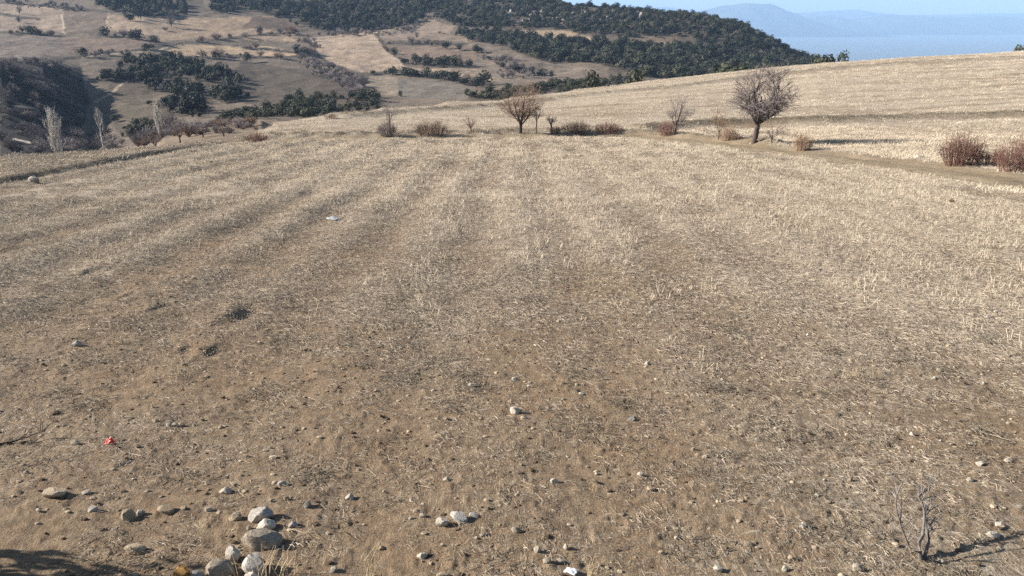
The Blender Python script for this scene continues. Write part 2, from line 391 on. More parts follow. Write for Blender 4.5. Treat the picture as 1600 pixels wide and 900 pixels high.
def grid_obj(name, X, Y, Z, material, attr=None):
    nr, nc = X.shape
    co = np.stack([X, Y, Z], -1).reshape(-1, 3).astype(np.float32)
    i = np.arange(nr * nc).reshape(nr, nc)
    q = np.stack([i[:-1, :-1], i[:-1, 1:], i[1:, 1:], i[1:, :-1]], -1).reshape(-1, 4).astype(np.int32)
    me = bpy.data.meshes.new(name)
    me.vertices.add(len(co)); me.vertices.foreach_set('co', co.ravel())
    me.loops.add(q.size); me.loops.foreach_set('vertex_index', q.ravel())
    me.polygons.add(len(q)); me.polygons.foreach_set('loop_start', np.arange(0, q.size, 4, dtype=np.int32))
    me.polygons.foreach_set('loop_total', np.full(len(q), 4, np.int32))
    me.polygons.foreach_set('use_smooth', np.ones(len(q), bool))
    me.update(calc_edges=True)
    if attr is not None:
        a = me.attributes.new('cover', 'FLOAT_COLOR', 'POINT')
        a.data.foreach_set('color', np.concatenate([attr.reshape(-1, 3), np.ones((len(co), 1))], 1).astype(np.float32).ravel())
    me.materials.append(material)
    o = bpy.data.objects.new(name, me); scene.collection.objects.link(o)
    return o
class Tubes:
    def __init__(self): self.v = []; self.f = []; self.tint = []
    def tube(self, pts, radii, sides=3, tint=0.5, cap=False):
        n0 = len(self.v); k = len(pts)
        for i in range(k):
            p = pts[i]
            d = (pts[min(i + 1, k - 1)] - pts[max(i - 1, 0)])
            d = d.normalized() if d.length > 1e-9 else Vector((0, 0, 1))
            a = d.orthogonal().normalized(); b = d.cross(a)
            for s in range(sides):
                t = 2 * math.pi * s / sides
                self.v.append(p + (a * math.cos(t) + b * math.sin(t)) * radii[i])
        for i in range(k - 1):
            for s in range(sides):
                s2 = (s + 1) % sides
                self.f.append((n0 + i * sides + s, n0 + i * sides + s2, n0 + (i + 1) * sides + s2, n0 + (i + 1) * sides + s))
                self.tint.append(tint)
        if cap: self.f.append(tuple(n0 + (k - 1) * sides + s for s in range(sides))); self.tint.append(tint)
    def build(self, name, material, parent=None, smooth=True, collection=None, tint=False):
        o = mesh_obj(name, self.v, self.f, material, parent, smooth, collection=collection)
        if tint:
            a = o.data.attributes.new('tint', 'FLOAT', 'FACE'); a.data.foreach_set('value', np.array(self.tint, np.float32))
        return o
def rv(s=1.0): return Vector((random.uniform(-s, s), random.uniform(-s, s), random.uniform(-s, s)))

PROTO_N = [0]
def proto_collection(objs):
    PROTO_N[0] += 1
    c = bpy.data.collections.new('prototypes_%d' % PROTO_N[0])
    for i, o in enumerate(objs):
        o.name = 'piece_%02d_%02d' % (PROTO_N[0], i)
        c.objects.link(o)
    return c
class Loose:                                   # a collection stand-in for objects that are not linked yet
    class _o:
        def link(self, o): pass
    objects = _o()
LOOSE = Loose()
def scatter(name, pts, rot, scl, idx, protos, label, cat):
    """one mass of small things nobody could count, spread over given points"""
    c = proto_collection(protos)
    me = bpy.data.meshes.new(name); n = len(pts)
    me.vertices.add(n); me.vertices.foreach_set('co', np.asarray(pts, np.float32).ravel())
    for nm, typ, dat, key in (('rot', 'FLOAT_VECTOR', rot, 'vector'), ('scl', 'FLOAT_VECTOR', scl, 'vector')):
        a = me.attributes.new(nm, typ, 'POINT'); a.data.foreach_set(key, np.asarray(dat, np.float32).ravel())
    a = me.attributes.new('idx', 'INT', 'POINT'); a.data.foreach_set('value', np.asarray(idx, np.int32))
    o = bpy.data.objects.new(name, me); scene.collection.objects.link(o)
    ng = bpy.data.node_groups.new(name + '_nodes', 'GeometryNodeTree')
    ng.interface.new_socket('Geometry', in_out='INPUT', socket_type='NodeSocketGeometry')
    ng.interface.new_socket('Geometry', in_out='OUTPUT', socket_type='NodeSocketGeometry')
    gi = ng.nodes.new('NodeGroupInput'); go = ng.nodes.new('NodeGroupOutput')
    ip = ng.nodes.new('GeometryNodeInstanceOnPoints'); ci = ng.nodes.new('GeometryNodeCollectionInfo')
    ci.inputs['Collection'].default_value = c; ci.inputs['Separate Children'].default_value = True; ci.inputs['Reset Children'].default_value = True
    def na(nm, typ):
        x = ng.nodes.new('GeometryNodeInputNamedAttribute'); x.data_type = typ; x.inputs['Name'].default_value = nm; return x.outputs[0]
    e2r = ng.nodes.new('FunctionNodeEulerToRotation')
    L = ng.links.new
    L(gi.outputs[0], ip.inputs['Points']); L(ci.outputs[0], ip.inputs['Instance']); ip.inputs['Pick Instance'].default_value = True
    L(na('idx', 'INT'), ip.inputs['Instance Index']); L(na('rot', 'FLOAT_VECTOR'), e2r.inputs[0]); L(e2r.outputs[0], ip.inputs['Rotation'])
    L(na('scl', 'FLOAT_VECTOR'), ip.inputs['Scale']); L(ip.outputs[0], go.inputs[0])
    md = o.modifiers.new('spread', 'NODES'); md.node_group = ng
    return tag(o, label, cat, None, 'stuff')

# ------------------------------------------------------------------ the setting: field
def build_field():
    tf = np.concatenate([-np.geomspace(3.0, .80, 26)[:-1], np.linspace(-.80, .80, 620), np.geomspace(.80, 3.0, 26)[1:]])
    yr = np.concatenate([np.geomspace(1.0, 2.6, 26)[:-1], np.geomspace(2.6, 150, 640), np.geomspace(150, 420, 30)[1:]])
    T, Y = np.meshgrid(tf, yr); X = T * Y
    Z = H(X, Y)
    dt = polydist(X, Y, TRACK)
    track = (1 - sstep(1.0, 2.1, dt + .5 * (fbm(X / .8, Y / .8, 14, 3) - .5)))
    b1 = polydist(X, Y, BANK1); b2 = polydist(X, Y, BANK2); b3 = polydist(X, Y, MARGIN)
    nz = fbm(X / .9, Y / .7, 91, 3)
    weed = np.maximum.reduce([np.exp(-(b1 / .75) ** 2), .55 * np.exp(-(b2 / .9) ** 2) * (.4 + nz), .65 * np.exp(-(b3 / .5) ** 2) * (.5 + nz)])
    weed = np.maximum(weed, .85 * np.exp(-((X - EDGEX - .05 - .7 * (fbm(Y / 3.0, Y * 0 + 2, 5, 3) - .5)) / .22) ** 2) * (1 - sstep(40, 46, Y)) * np.clip(2.6 * nz - .75, 0, 1))
    cov = cover_at(X, Y)
    return grid_obj('field', X, Y, Z, M['field'], np.stack([cov, track, np.clip(weed, 0, 1)], -1))
def cover_at(x, y):
    n = fbm(x / 2.4, y / 4.5, 101, 4); n2 = fbm(x / .8, y / 1.6, 111, 3)
    c = 0.34 + .46 * sstep(5.0, 16, y + 2.4 * sstep(0, 6, x) + 4 * (n - .5))
    c = c + .62 * (n - .5) + .5 * (n2 - .5)
    c = c - .03 * (1 - sstep(-9, 2, x)) * (1 - sstep(18, 34, y))
    c = c + .16 * sstep(7, 12, y) * np.sin(2 * np.pi * (x + 0.5 * fbm(x / 3, y / 6, 21, 2)) / 1.55)
    hill = sstep(46, 50, y)
    c = c * (1 - hill) + hill * (.74 + 1.0 * (fbm(x / 8, y / 1.2 - x / 30, 121, 4) - .5))
    return np.clip(c, 0, 1)
field = build_field()
tag(field, 'pale straw-covered stubble field sloping down to the track and rising again beyond', 'field', None, 'structure')

# ------------------------------------------------------------------ the setting: valley and hillside beyond
PATCHES = [  # photo outline, base colour
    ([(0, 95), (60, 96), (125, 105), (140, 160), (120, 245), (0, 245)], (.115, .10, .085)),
    ([(0, 5), (95, 12), (100, 50), (60, 50), (0, 48)], (.34, .27, .20)),
    ([(98, 15), (170, 20), (162, 45), (98, 52)], (.27, .21, .155)),
    ([(168, 24), (265, 28), (290, 40), (245, 55), (165, 48)], (.36, .28, .195)),
    ([(290, 28), (420, 25), (425, 50), (350, 58), (250, 65), (245, 55)], (.37, .28, .185)),
    ([(0, 56), (90, 56), (100, 85), (50, 97), (0, 94)], (.265, .22, .18)),
    ([(95, 58), (240, 62), (235, 75), (150, 82), (100, 85)], (.28, .21, .155)),
    ([(255, 80), (290, 70), (420, 73), (480, 86), (420, 92), (290, 87)], (.40, .305, .195)),
    ([(395, 24), (440, 30), (490, 48), (380, 44)], (.24, .175, .125)),
    ([(380, 44), (480, 53), (480, 66), (380, 62)], (.36, .275, .185)),
    ([(482, 60), (580, 47), (602, 76), (640, 110), (560, 112), (500, 92)], (.38, .30, .215)),
    ([(585, 50), (676, 30), (740, 52), (730, 65), (600, 62)], (.32, .255, .19)),
    ([(610, 72), (740, 69), (745, 100), (640, 92)], (.29, .22, .16)),
    ([(640, 106), (760, 108), (790, 128), (740, 125)], (.35, .28, .20)),
    ([(565, 118), (625, 122), (620, 150), (570, 150)], (.31, .26, .19)),
    ([(622, 122), (738, 132), (730, 156), (620, 153)], (.25, .225, .18)),
    ([(380, 95), (550, 120), (560, 150), (400, 165), (330, 150)], (.195, .16, .118)),
    ([(180, 128), (270, 130), (330, 155), (340, 175), (240, 185), (165, 195), (150, 150)], (.22, .18, .125)),
    ([(762, 46), (870, 47), (945, 60), (900, 66), (830, 61)], (.37, .285, .19)),
    ([(960, 62), (1060, 58), (1070, 76), (1000, 73)], (.28, .215, .15)),
    ([(760, 70), (850, 95), (940, 110), (880, 128), (780, 132), (740, 100)], (.28, .23, .175)),
    ([(230, 235), (294, 200), (403, 185), (440, 190), (420, 225)], (.30, .24, .17)),
]
LINES = [([(22, 217), (60, 225), (95, 232), (115, 237)], 1.6, (.52, .46, .38)), ([(150, 160), (170, 148), (188, 134), (200, 126)], 2, (.34, .27, .19)),
         ([(96, 14), (99, 52)], 1.2, (.45, .37, .28)), ([(170, 20), (164, 46)], 1.2, (.42, .34, .25)), ([(588, 50), (602, 76), (632, 104)], 1.2, (.42, .34, .25)),
         ([(100, 94), (160, 84), (240, 78), (285, 69)], 1.4, (.40, .32, .23)), ([(24, 165), (80, 172), (100, 186)], 1.4, (.25, .21, .165))]
WOOD = {
    'ridge_left': [(150, 3), (200, -6), (320, -6), (318, 16), (270, 27), (215, 25), (178, 21)],
    'hill_top': [(332, 22), (340, -8), (690, -8), (672, 18), (640, 40), (600, 45), (560, 50), (505, 50), (490, 44), (435, 27), (400, 18)],
    'ridge_right': [(676, 24), (690, -2), (760, -8), (850, -4), (1000, 12), (1060, 18), (1110, 25), (1160, 39), (1210, 62), (1245, 80), (1285, 102), (1160, 80), (1075, 72), (1060, 58), (1005, 57), (971, 60), (948, 55), (875, 46), (826, 46), (760, 42), (715, 40)],
    'lower_band': [(706, 42), (760, 51), (815, 57), (850, 64), (900, 67), (980, 72), (1030, 76), (1078, 74), (1130, 76), (1290, 104), (1290, 118), (1160, 125), (1040, 125), (960, 107), (920, 96), (870, 101), (830, 89), (790, 73), (760, 68), (715, 55)],
    'mid_slope': [(150, 126), (165, 114), (199, 98), (257, 90), (277, 95), (289, 101), (361, 113), (390, 126), (378, 134), (366, 138), (373, 152), (358, 163), (332, 154), (312, 141), (272, 126), (202, 126), (173, 126)],
    'mid_slope_low': [(215, 136), (240, 132), (300, 138), (335, 155), (310, 160), (285, 150), (240, 142)],
    'gully': [(240, 160), (268, 155), (300, 165), (330, 177), (300, 182), (262, 180)],
    'stream_left': [(168, 192), (200, 193), (250, 197), (222, 211), (195, 216)],
    'stream': [(345, 182), (420, 170), (440, 156), (500, 153), (592, 150), (596, 168), (520, 176), (480, 184), (430, 182), (350, 193)],
    'brow': [(730, 148), (820, 138), (900, 130), (960, 122), (1000, 112), (1010, 122), (900, 142), (800, 158), (735, 160)],
}
BARE = {
    'shaded_slope': [(0, 98), (60, 98), (125, 108), (140, 160), (120, 240), (0, 240)],
    'thicket_left': [(20, 205), (95, 210), (150, 205), (200, 215), (300, 205), (330, 212), (250, 228), (140, 240), (100, 236), (95, 222), (30, 215)],
    'hedge_gully': [(462, 56), (500, 70), (490, 95), (560, 118), (580, 125), (566, 152), (548, 150), (535, 130), (480, 110), (460, 80)],
    'scrub_right': [(741, 78), (800, 95), (850, 118), (800, 125), (765, 108)],
    'wood_edge': [(505, 50), (560, 50), (640, 43), (672, 22), (680, 28), (650, 48), (590, 56), (500, 56)],
    'nose_thicket': [(215, 224), (300, 203), (335, 196), (385, 190), (405, 200), (370, 215), (320, 221), (240, 230)],
    'skyline_row': [(-5, -3), (80, 8), (172, 17), (172, 22), (80, 14), (-5, 5)],
}
HEDGE_SHADE_LINES = [[(0, 50), (40, 52), (75, 54), (98, 56)], [(140, 54), (180, 57), (218, 60)], [(289, 66), (315, 65), (340, 62), (380, 57), (420, 53), (465, 52)], [(300, 88), (330, 89), (380, 88), (425, 91), (480, 87)],
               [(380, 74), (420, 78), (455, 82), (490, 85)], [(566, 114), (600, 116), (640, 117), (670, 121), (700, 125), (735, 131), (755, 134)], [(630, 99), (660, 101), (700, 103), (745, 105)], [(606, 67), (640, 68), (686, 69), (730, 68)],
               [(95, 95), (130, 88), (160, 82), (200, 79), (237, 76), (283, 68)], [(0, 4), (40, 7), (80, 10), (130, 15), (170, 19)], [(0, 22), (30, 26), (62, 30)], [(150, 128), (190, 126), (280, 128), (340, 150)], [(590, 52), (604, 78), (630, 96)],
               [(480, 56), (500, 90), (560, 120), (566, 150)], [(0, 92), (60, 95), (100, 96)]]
def build_hills():
    tf = np.concatenate([np.linspace(-2.2, -.74, 40)[:-1], np.linspace(-.74, .48, 560), np.linspace(.48, 2.2, 40)[1:]])
    yr = np.concatenate([np.geomspace(36, 95, 36)[:-1], np.geomspace(95, 620, 330), np.geomspace(620, 9000, 50)[1:]])
    T, Y = np.meshgrid(tf, yr); X = T * Y
    Z = far(X, Y)
    U, V = project(X, Y, Z)
    U = U + 5 * (fbm(X / 15, Y / 15, 5, 3) - .5); V = V + 4 * (fbm(X / 12, Y / 12, 7, 3) - .5)
    col = np.empty(X.shape + (3,)); col[:] = (.150, .118, .087)
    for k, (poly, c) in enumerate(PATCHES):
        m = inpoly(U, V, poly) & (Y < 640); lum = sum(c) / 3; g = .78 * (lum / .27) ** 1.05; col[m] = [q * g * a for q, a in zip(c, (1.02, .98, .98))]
    for pts, w, c in LINES:
        d = polydist(U, V, pts); m = (d < w) & (Y < 640); col[m] = c
    for hd in HEDGE_SHADE_LINES:  # dark strips along the hedges: scrubby verge with the hedges' shadow painted in
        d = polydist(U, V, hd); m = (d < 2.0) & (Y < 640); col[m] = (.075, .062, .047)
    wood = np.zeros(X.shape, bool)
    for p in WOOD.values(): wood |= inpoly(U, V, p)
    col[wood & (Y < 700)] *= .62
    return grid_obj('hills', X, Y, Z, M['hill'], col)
hills = build_hills()
tag(hills, 'brown hillside across the valley, patched with small fields and scrub', 'hillside', None, 'structure')

# lake plain and far mountains
def build_lake():
    m, nt, b = mat('lake_water', .6); b.inputs['Base Color'].default_value = (.15, .18, .20, 1)
    pos = N(nt, 'ShaderNodeNewGeometry').outputs['Position']
    bump(nt, b, noise(nt, pos, .02, 4), .2, 1.0)
    x = np.linspace(-13000, 13000, 14); y = np.linspace(-2500, 13500, 14)
    X, Y = np.meshgrid(x, y)
    o = grid_obj('lake', X, Y, np.full(X.shape, -232.0), m)
    return tag(o, 'hazy blue lake far below, beyond the hill', 'lake', None, 'structure')
build_lake()
def build_mountain(name, pts, y, depth, label, seed):
    """a far range: photo skyline points at a given distance, with spurs towards the viewer"""
    m, nt, b = mat(name + '_slopes')
    pos = N(nt, 'ShaderNodeNewGeometry').outputs['Position']
    nt.links.new(ramp(nt, noise(nt, pos, .003, 6), [(.35, (.03, .035, .036)), (.65, (.085, .085, .075))]), b.inputs['Base Color'])
    us = np.linspace(pts[0][0], pts[-1][0], 150)
    vv = np.interp(us, [p[0] for p in pts], [p[1] for p in pts])
    vv = vv + 2.0 * (fbm(us / 22, us * 0, seed, 4) - .5)
    s = np.linspace(-1, 1, 25)
    X = np.empty((25, 150)); Y = X.copy(); Z = X.copy()
    for j in range(150):
        a, bb, c = ray(us[j], vv[j]); zt = c / bb * y + CAMZ; xt = a / bb * y
        for i, q in enumerate(s):
            X[i, j] = xt; Y[i, j] = y + q * depth
            pr = (1 - abs(q)) ** .9
            Z[i, j] = -236 + (zt + 236) * pr * (1 + .35 * (1 - pr) * (fbm(np.array(xt / 420.), np.array(q * 2.5), seed, 3) - .5) * 2)
    o = grid_obj(name, X, Y, Z, m)
    return tag(o, label, 'mountain', None, 'structure')
build_mountain('mountain', [(930, 45), (980, 36), (1040, 24), (1095, 17), (1130, 9), (1165, 5), (1205, 6), (1225, 14), (1255, 26), (1290, 40), (1340, 52), (1400, 56)], 9300, 1300, 'hazy blue flat-topped mountain across the lake, above the wooded ridge', 3)
build_mountain('mountain', [(1180, 50), (1240, 31), (1270, 27), (1300, 23), (1330, 32), (1360, 26), (1395, 23), (1450, 26), (1500, 27), (1560, 25), (1600, 27), (1720, 24), (1850, 30), (2000, 50)], 9900, 1200, 'long low hazy blue range across the lake at the right edge', 8)
build_mountain('mountain', [(900, 40), (1000, 14), (1040, 11), (1080, 16), (1150, 22), (1230, 21), (1290, 17), (1340, 15), (1370, 20), (1420, 24), (1500, 22), (1640, 20), (1800, 40)], 12000, 900, 'faintest pale mountain range on the horizon behind the others', 15)
def build_shore():
    m, nt, b = mat('pale_shore'); b.inputs['Base Color'].default_value = (.62, .60, .55, 1)
    us = np.linspace(1185, 1330, 60); X = np.empty((3, 60)); Y = X.copy()
    for j, u in enumerate(us):
        for i, dy in enumerate((0, 60, 130)):
            w = .4 + .9 * float(vnoise(np.array(u / 9), np.array(1.), 4))
            y = 8050 + dy * w * 2.4; X[i, j] = (u - 800) / F / 1.06 * y; Y[i, j] = y
    o = grid_obj('lake_shore', X, Y, np.full(X.shape, -229.0), m)
    return tag(o, 'thin pale strip of far lake shore below the mountains', 'shore', None, 'structure')
build_shore()

# ------------------------------------------------------------------ bare trees and shrubs
def branch(T_limb, T_twig, p, d, length, r, level, spread, upward, forks, split_r):
    """tapered branch with side branches"""
    seg = 3 if level < 3 else 2
    pts = [p.copy()]; rad = [r]; q = p.copy(); dd = d.copy()
    for i in range(seg):
        dd = (dd + rv(.16) + Vector((0, 0, upward * .12))).normalized()
        q = q + dd * (length / seg); pts.append(q.copy()); rad.append(r * (1 - .55 * (i + 1) / seg))
    T = T_limb if r > split_r else T_twig
    T.tube(pts, rad, 6 if level == 0 else (4 if level < 2 else 3))
    if level >= len(forks): return
    n = forks[level]
    for k in range(n):
        f = .35 + .65 * (k + random.random() * .6) / n if level else .62 + .38 * (k + random.random() * .5) / n
        f = min(f, .99); i = min(int(f * seg), seg - 1); a = f * seg - i
        base = pts[i].lerp(pts[i + 1], a)
        axis = dd.orthogonal().normalized()
        ang = random.uniform(0, 2 * math.pi)
        side = (axis * math.cos(ang) + dd.cross(axis) * math.sin(ang))
        nd = (dd * (1 - spread * .5) + side * spread * random.uniform(.6, 1.15) + Vector((0, 0, upward * .35))).normalized()
        branch(T_limb, T_twig, base, nd, length * random.uniform(.55, .85), max(r * .56, .0042), level + 1, spread, upward, forks, split_r)
def bare_tree(name, loc, height, width, trunk_h, trunk_r, label, twig, forks=(6, 6, 5, 4), spread=.75, upward=.35, lean=(0, 0), seed=1, cat='tree', group=None, wood='bark'):
    random.seed(seed)
    t = thing(name, loc, label, cat, group)
    TL, TT = Tubes(), Tubes()
    p0 = Vector((0, 0, -.12)); d = Vector((lean[0], lean[1], 1)).normalized()
    p1 = p0 + d * (trunk_h * .55) + rv(.03 * trunk_h); p2 = p0 + d * (trunk_h + .12)
    TL.tube([p0, p0.lerp(p1, .3), p1, p2], [trunk_r * 1.5, trunk_r * 1.08, trunk_r, trunk_r * .85], 8)
    ch = height - trunk_h; ctr = Vector((d.x * height * .62, d.y * height * .62, trunk_h + ch * .50)); R = Vector((width * .5, width * .46, ch * .52))
    def env(q, up=-.75):
        while True:
            e = rv(1)
            if e.length <= 1 and e.z > up: break
        e = e.normalized() * q
        lump = 1 + .22 * math.sin(3.1 * e.x + seed) * math.cos(2.7 * e.y + 2 * e.z + seed)
        return Vector((ctr.x + e.x * R.x * lump, ctr.y + e.y * R.y * lump, ctr.z + e.z * R.z * lump))
    nl, nb, nt_ = forks[0], forks[1], forks[2]
    for k in range(nl):
        a = 2 * math.pi * (k + random.random() * .7) / nl
        tgt = env(random.uniform(.35, .6), -.35); base = p2 - d * random.uniform(0, .45) * trunk_h * (1 if k else 0)
        tgt.x = ctr.x + math.cos(a) * R.x * random.uniform(.2, .55); tgt.y = ctr.y + math.sin(a) * R.y * random.uniform(.2, .55)
        mid = base.lerp(tgt, .5) + Vector((math.cos(a) * .06 * width, math.sin(a) * .06 * width, 0)) + rv(.05 * width)
        r = trunk_r * random.uniform(.38, .6); limb = [base, mid, tgt]
        TL.tube(limb, [r, r * .75, r * .4], 6)
        for j in range(nb):
            f = random.uniform(.3, 1.0); b0 = base.lerp(mid, f * 2) if f < .5 else mid.lerp(tgt, f * 2 - 1)
            best = min((env(random.uniform(.72, .97)) for _ in range(4)), key=lambda e: (e - b0).length)
            bm_ = b0.lerp(best, .5) + rv(.07 * width); rb = max(r * .34, .006)
            TT.tube([b0, b0.lerp(bm_, .6), bm_, best], [rb, rb * .85, rb * .65, rb * .35], 4)
            out = (best - b0).normalized()
            for i in range(nt_):
                f2 = random.uniform(.25, 1.0); c0 = b0.lerp(bm_, f2 * 2) if f2 < .5 else bm_.lerp(best, f2 * 2 - 1)
                dv = (out * .7 + rv(.75) + Vector((0, 0, upward))).normalized(); L = random.uniform(.09, .22) * ch
                c1 = c0 + dv * L * .5 + rv(.02); c2 = c1 + (dv + rv(.45)).normalized() * L * .5; rt = max(rb * .42, .0042)
                TT.tube([c0, c1, c2], [rt, rt * .8, rt * .45], 3)
                for h_ in range(2):
                    c3 = c1.lerp(c2, random.random()); TT.tube([c3, c3 + (dv + rv(.8)).normalized() * L * .4], [rt * .6, rt * .35], 3)
    TL.build('trunk', M[wood], t); TT.build('crown', M[twig], t)
    return t
def stem_bush(name, loc, height, width, label, twig, stems=150, seed=1, group=None, depth=None, wild=.12, cat='bush'):
    """many thin stems rising from one root"""
    random.seed(seed)
    t = thing(name, loc, label, cat, group)
    T = Tubes(); B = Tubes(); depth = depth or width * .8
    for k in range(stems):
        a = random.uniform(0, 2 * math.pi); q = math.sqrt(random.random())
        bx, by = math.cos(a) * q, math.sin(a) * q
        p = Vector((bx * width * .34, by * depth * .34, -.05))
        hh = height * (1 - .5 * q * q) * random.uniform(.45, 1.08)
        tip = Vector((bx * width * .5 * random.uniform(.8, 1.08), by * depth * .5 * random.uniform(.8, 1.08), hh))
        mid = p.lerp(tip, .5) + Vector((bx * .06, by * .06, .10 * height)) + rv(wild * .4)
        r = random.uniform(.0035, .007)
        T.tube([p, mid, tip], [r * 1.3, r, r * .55], 3)
        for j in range(random.randint(4, 7)):
            f = random.uniform(.3, .95)
            b0 = p.lerp(mid, f * 2) if f < .5 else mid.lerp(tip, f * 2 - 1)
            dv = Vector((bx * .5, by * .5, .55)) + rv(.75)
            L = random.uniform(.14, .34) * height
            b1 = b0 + dv.normalized() * L * .55 + rv(.02); b2 = b1 + (dv + rv(.6)).normalized() * L * .5
            b2.z = max(b2.z, .02)
            T.tube([b0, b1, b2], [r * .7, r * .55, r * .35], 3)
    T.build('crown', M[twig], t)
    return t
def sz(px, P): return px * math.hypot(math.hypot(P[0], P[1]), P[2] - CAMZ) / F * .96   # photo pixels at a place -> metres

def place(u, v): 
    P = ground_at(u, v); P[2] = hf(P[0], P[1]); return P
P = place(813, 209); bare_tree('bare_tree', P, sz(81, P), sz(88, P), sz(20, P), .10, 'bare reddish-brown tree with upswept twigs, middle of the tree line', 'twig_brown', (9, 9, 11), .62, .7, (.03, 0), 5)
P = place(837, 208); bare_tree('bare_sapling', P, sz(44, P), sz(26, P), sz(22, P), .035, 'thin pale-stemmed sapling just right of the reddish-brown tree', 'twig_grey', (6, 6, 6), .6, .4, (.05, 0), 6, wood='dead_wood')
P = place(862, 209); bare_tree('bare_sapling', P, sz(36, P), sz(20, P), sz(14, P), .05, 'stubby dark twin-stemmed sapling left of the long red bush', 'twig_grey', (6, 5, 5), .8, .3, (-.05, 0), 7)
P = place(1178, 224); bare_tree('bare_tree', P, sz(113, P), sz(108, P), sz(36, P), .13, 'biggest bare grey tree with dark leaning trunk beside the track', 'twig_grey', (11, 11, 12), .8, .3, (.10, 0), 12)
P = place(1052, 212); bare_tree('bare_tree', P, sz(66, P), sz(52, P), sz(18, P), .05, 'thin leaning bare tree with faint grey crown beside a round red bush', 'twig_grey', (7, 8, 9), .6, .5, (.18, 0), 9)
P = place(1122, 218); bare_tree('bare_sapling', P, sz(56, P), sz(40, P), sz(12, P), .03, 'wispy bare sapling left of the biggest grey tree', 'twig_tan', (6, 6, 6), .6, .4, (.08, 0), 10)
P = place(610, 211); bare_tree('bare_sapling', P, sz(56, P), sz(34, P), sz(22, P), .045, 'pale sapling rising out of the purple-grey bush', 'twig_grey', (6, 6, 6), .6, .5, (.0, 0), 11, wood='dead_wood')
P = place(737, 206); bare_tree('bare_sapling', P, sz(28, P), sz(28, P), sz(7, P), .03, 'small forked bare sapling alone between two bushes', 'twig_brown', (7, 5, 5), .8, .2, (-.15, 0), 13)
P = place(1205, 223); bare_tree('bare_sapling', P, sz(30, P), sz(40, P), sz(8, P), .03, 'low sparse twiggy sapling at the foot of the biggest grey tree', 'twig_grey', (6, 5, 4), .9, .15, (.05, 0), 14)

BUSH = [(605, 213, 28, 29, 'purple-grey twiggy bush wrapped around a pale sapling', 'twig_grey', 130), (674, 211, 26, 57, 'wide dome-shaped reddish-brown bush left of the small forked sapling', 'twig_brown', 190),
        (402, 221, 15, 40, 'low reddish-brown bush beside the tan stone pile', 'twig_red', 150), (868, 209, 13, 18, 'small dark bush at the foot of the stubby sapling', 'twig_brown', 90),
        (901, 209, 23, 56, 'left half of the long reddish-brown bush right of the stubby sapling', 'twig_brown', 230), (951, 208, 18, 50, 'right half of the long low bush, redder of the two', 'twig_red', 200),
        (1043, 211, 23, 34, 'round red bush under the thin leaning tree', 'twig_red', 170), (1136, 219, 24, 30, 'loose reddish bush left of the biggest grey tree', 'twig_tan', 90),
        (1253, 235, 26, 30, 'small upright reddish-tan bush where the tree shadow begins', 'twig_tan', 130), (1502, 257, 46, 64, 'large round wine-red bush beside the track on the right', 'twig_red', 210),
        (1588, 268, 48, 66, 'wine-red bush cut by the right edge of the picture', 'twig_red', 170), (1545, 257, 22, 44, 'low sparse red bush between the two wine-red bushes', 'twig_red', 110),
        (1148, 219, 14, 22, 'low dark scraggly bush right of the loose reddish bush', 'twig_brown', 50)]
for k, (u, v, h, w, lab, tw, ns) in enumerate(BUSH):
    P = place(u, v); stem_bush('bare_bush', P, sz(h, P), sz(w, P) * .96, lab, tw, ns, 30 + k)
P = place(517, 186); stem_bush('bare_bush', P, sz(9, P), sz(26, P), 'tiny brown bush alone on the far slope near its left end', 'twig_brown', 80, 60)
P = place(1592, 268); stem_bush('dry_grass_clump', P, sz(24, P), sz(12, P), 'pale dry stalks in front of the bush at the right edge', 'twig_pale', 60, 61, cat='grass')

# ------------------------------------------------------------------ evergreen shrubs and trees
def leaf_crown(T, w, h, lobes, n, size, base=.1):
    L = []
    for k in range(lobes):
        a = random.uniform(0, 6.28); q = random.uniform(.1, .55)
        L.append((Vector((math.cos(a) * q * w * .5, math.sin(a) * q * w * .5, base + h * random.uniform(.32, .72))), random.uniform(.28, .42) * w, random.uniform(.26, .38) * h))
    for k in range(n):
        c, rx, rz = random.choice(L)
        d = rv(1).normalized(); q = random.uniform(.72, 1.08)
        p = c + Vector((d.x * rx * q, d.y * rx * q, d.z * rz * q)); p.z = max(p.z, .02)
        nrm = (d + rv(.6)).normalized(); a = nrm.orthogonal().normalized(); b = nrm.cross(a)
        s = size * random.uniform(.6, 1.3); t = random.uniform(0, 3.14)
        e1 = (a * math.cos(t) + b * math.sin(t)) * s; e2 = (b * math.cos(t) - a * math.sin(t)) * s * .7
        i = len(T.v)
        T.v += [p - e1, p - e2 * .8 + nrm * s * .15, p + e1, p + e2]; T.f.append((i, i + 1, i + 2, i + 3)); T.tint.append(.5)
def evergreen_meshes(seed, w=1.0, h=1.0, n=330, size=.085):
    random.seed(seed)
    C = Tubes(); leaf_crown(C, w, h, 8, n, size)
    B = Tubes()
    B.tube([Vector((0, 0, -.15)), Vector((.01, 0, .2)), Vector((.03, .02, .5))], [.05, .04, .02], 5)
    for k in range(4):
        a = k * 1.57 + random.random(); B.tube([Vector((0, 0, .18)), Vector((math.cos(a) * .2, math.sin(a) * .2, .45))], [.03, .012], 4)
    return C, B
EG = []
for k in range(5):
    C, B = evergreen_meshes(100 + k, 1.0, .85 + .1 * k)
    EG.append((C, B))
def eg_data(material):
    out = []
    for C, B in EG:
        c = mesh_obj('crown', C.v, C.f, M[material], collection=LOOSE).data; b = mesh_obj('trunk', B.v, B.f, M['bark'], collection=LOOSE).data
        out.append((c, b))
    return out
EGD = {k: eg_data(k) for k in ('evergreen', 'olive_green')}
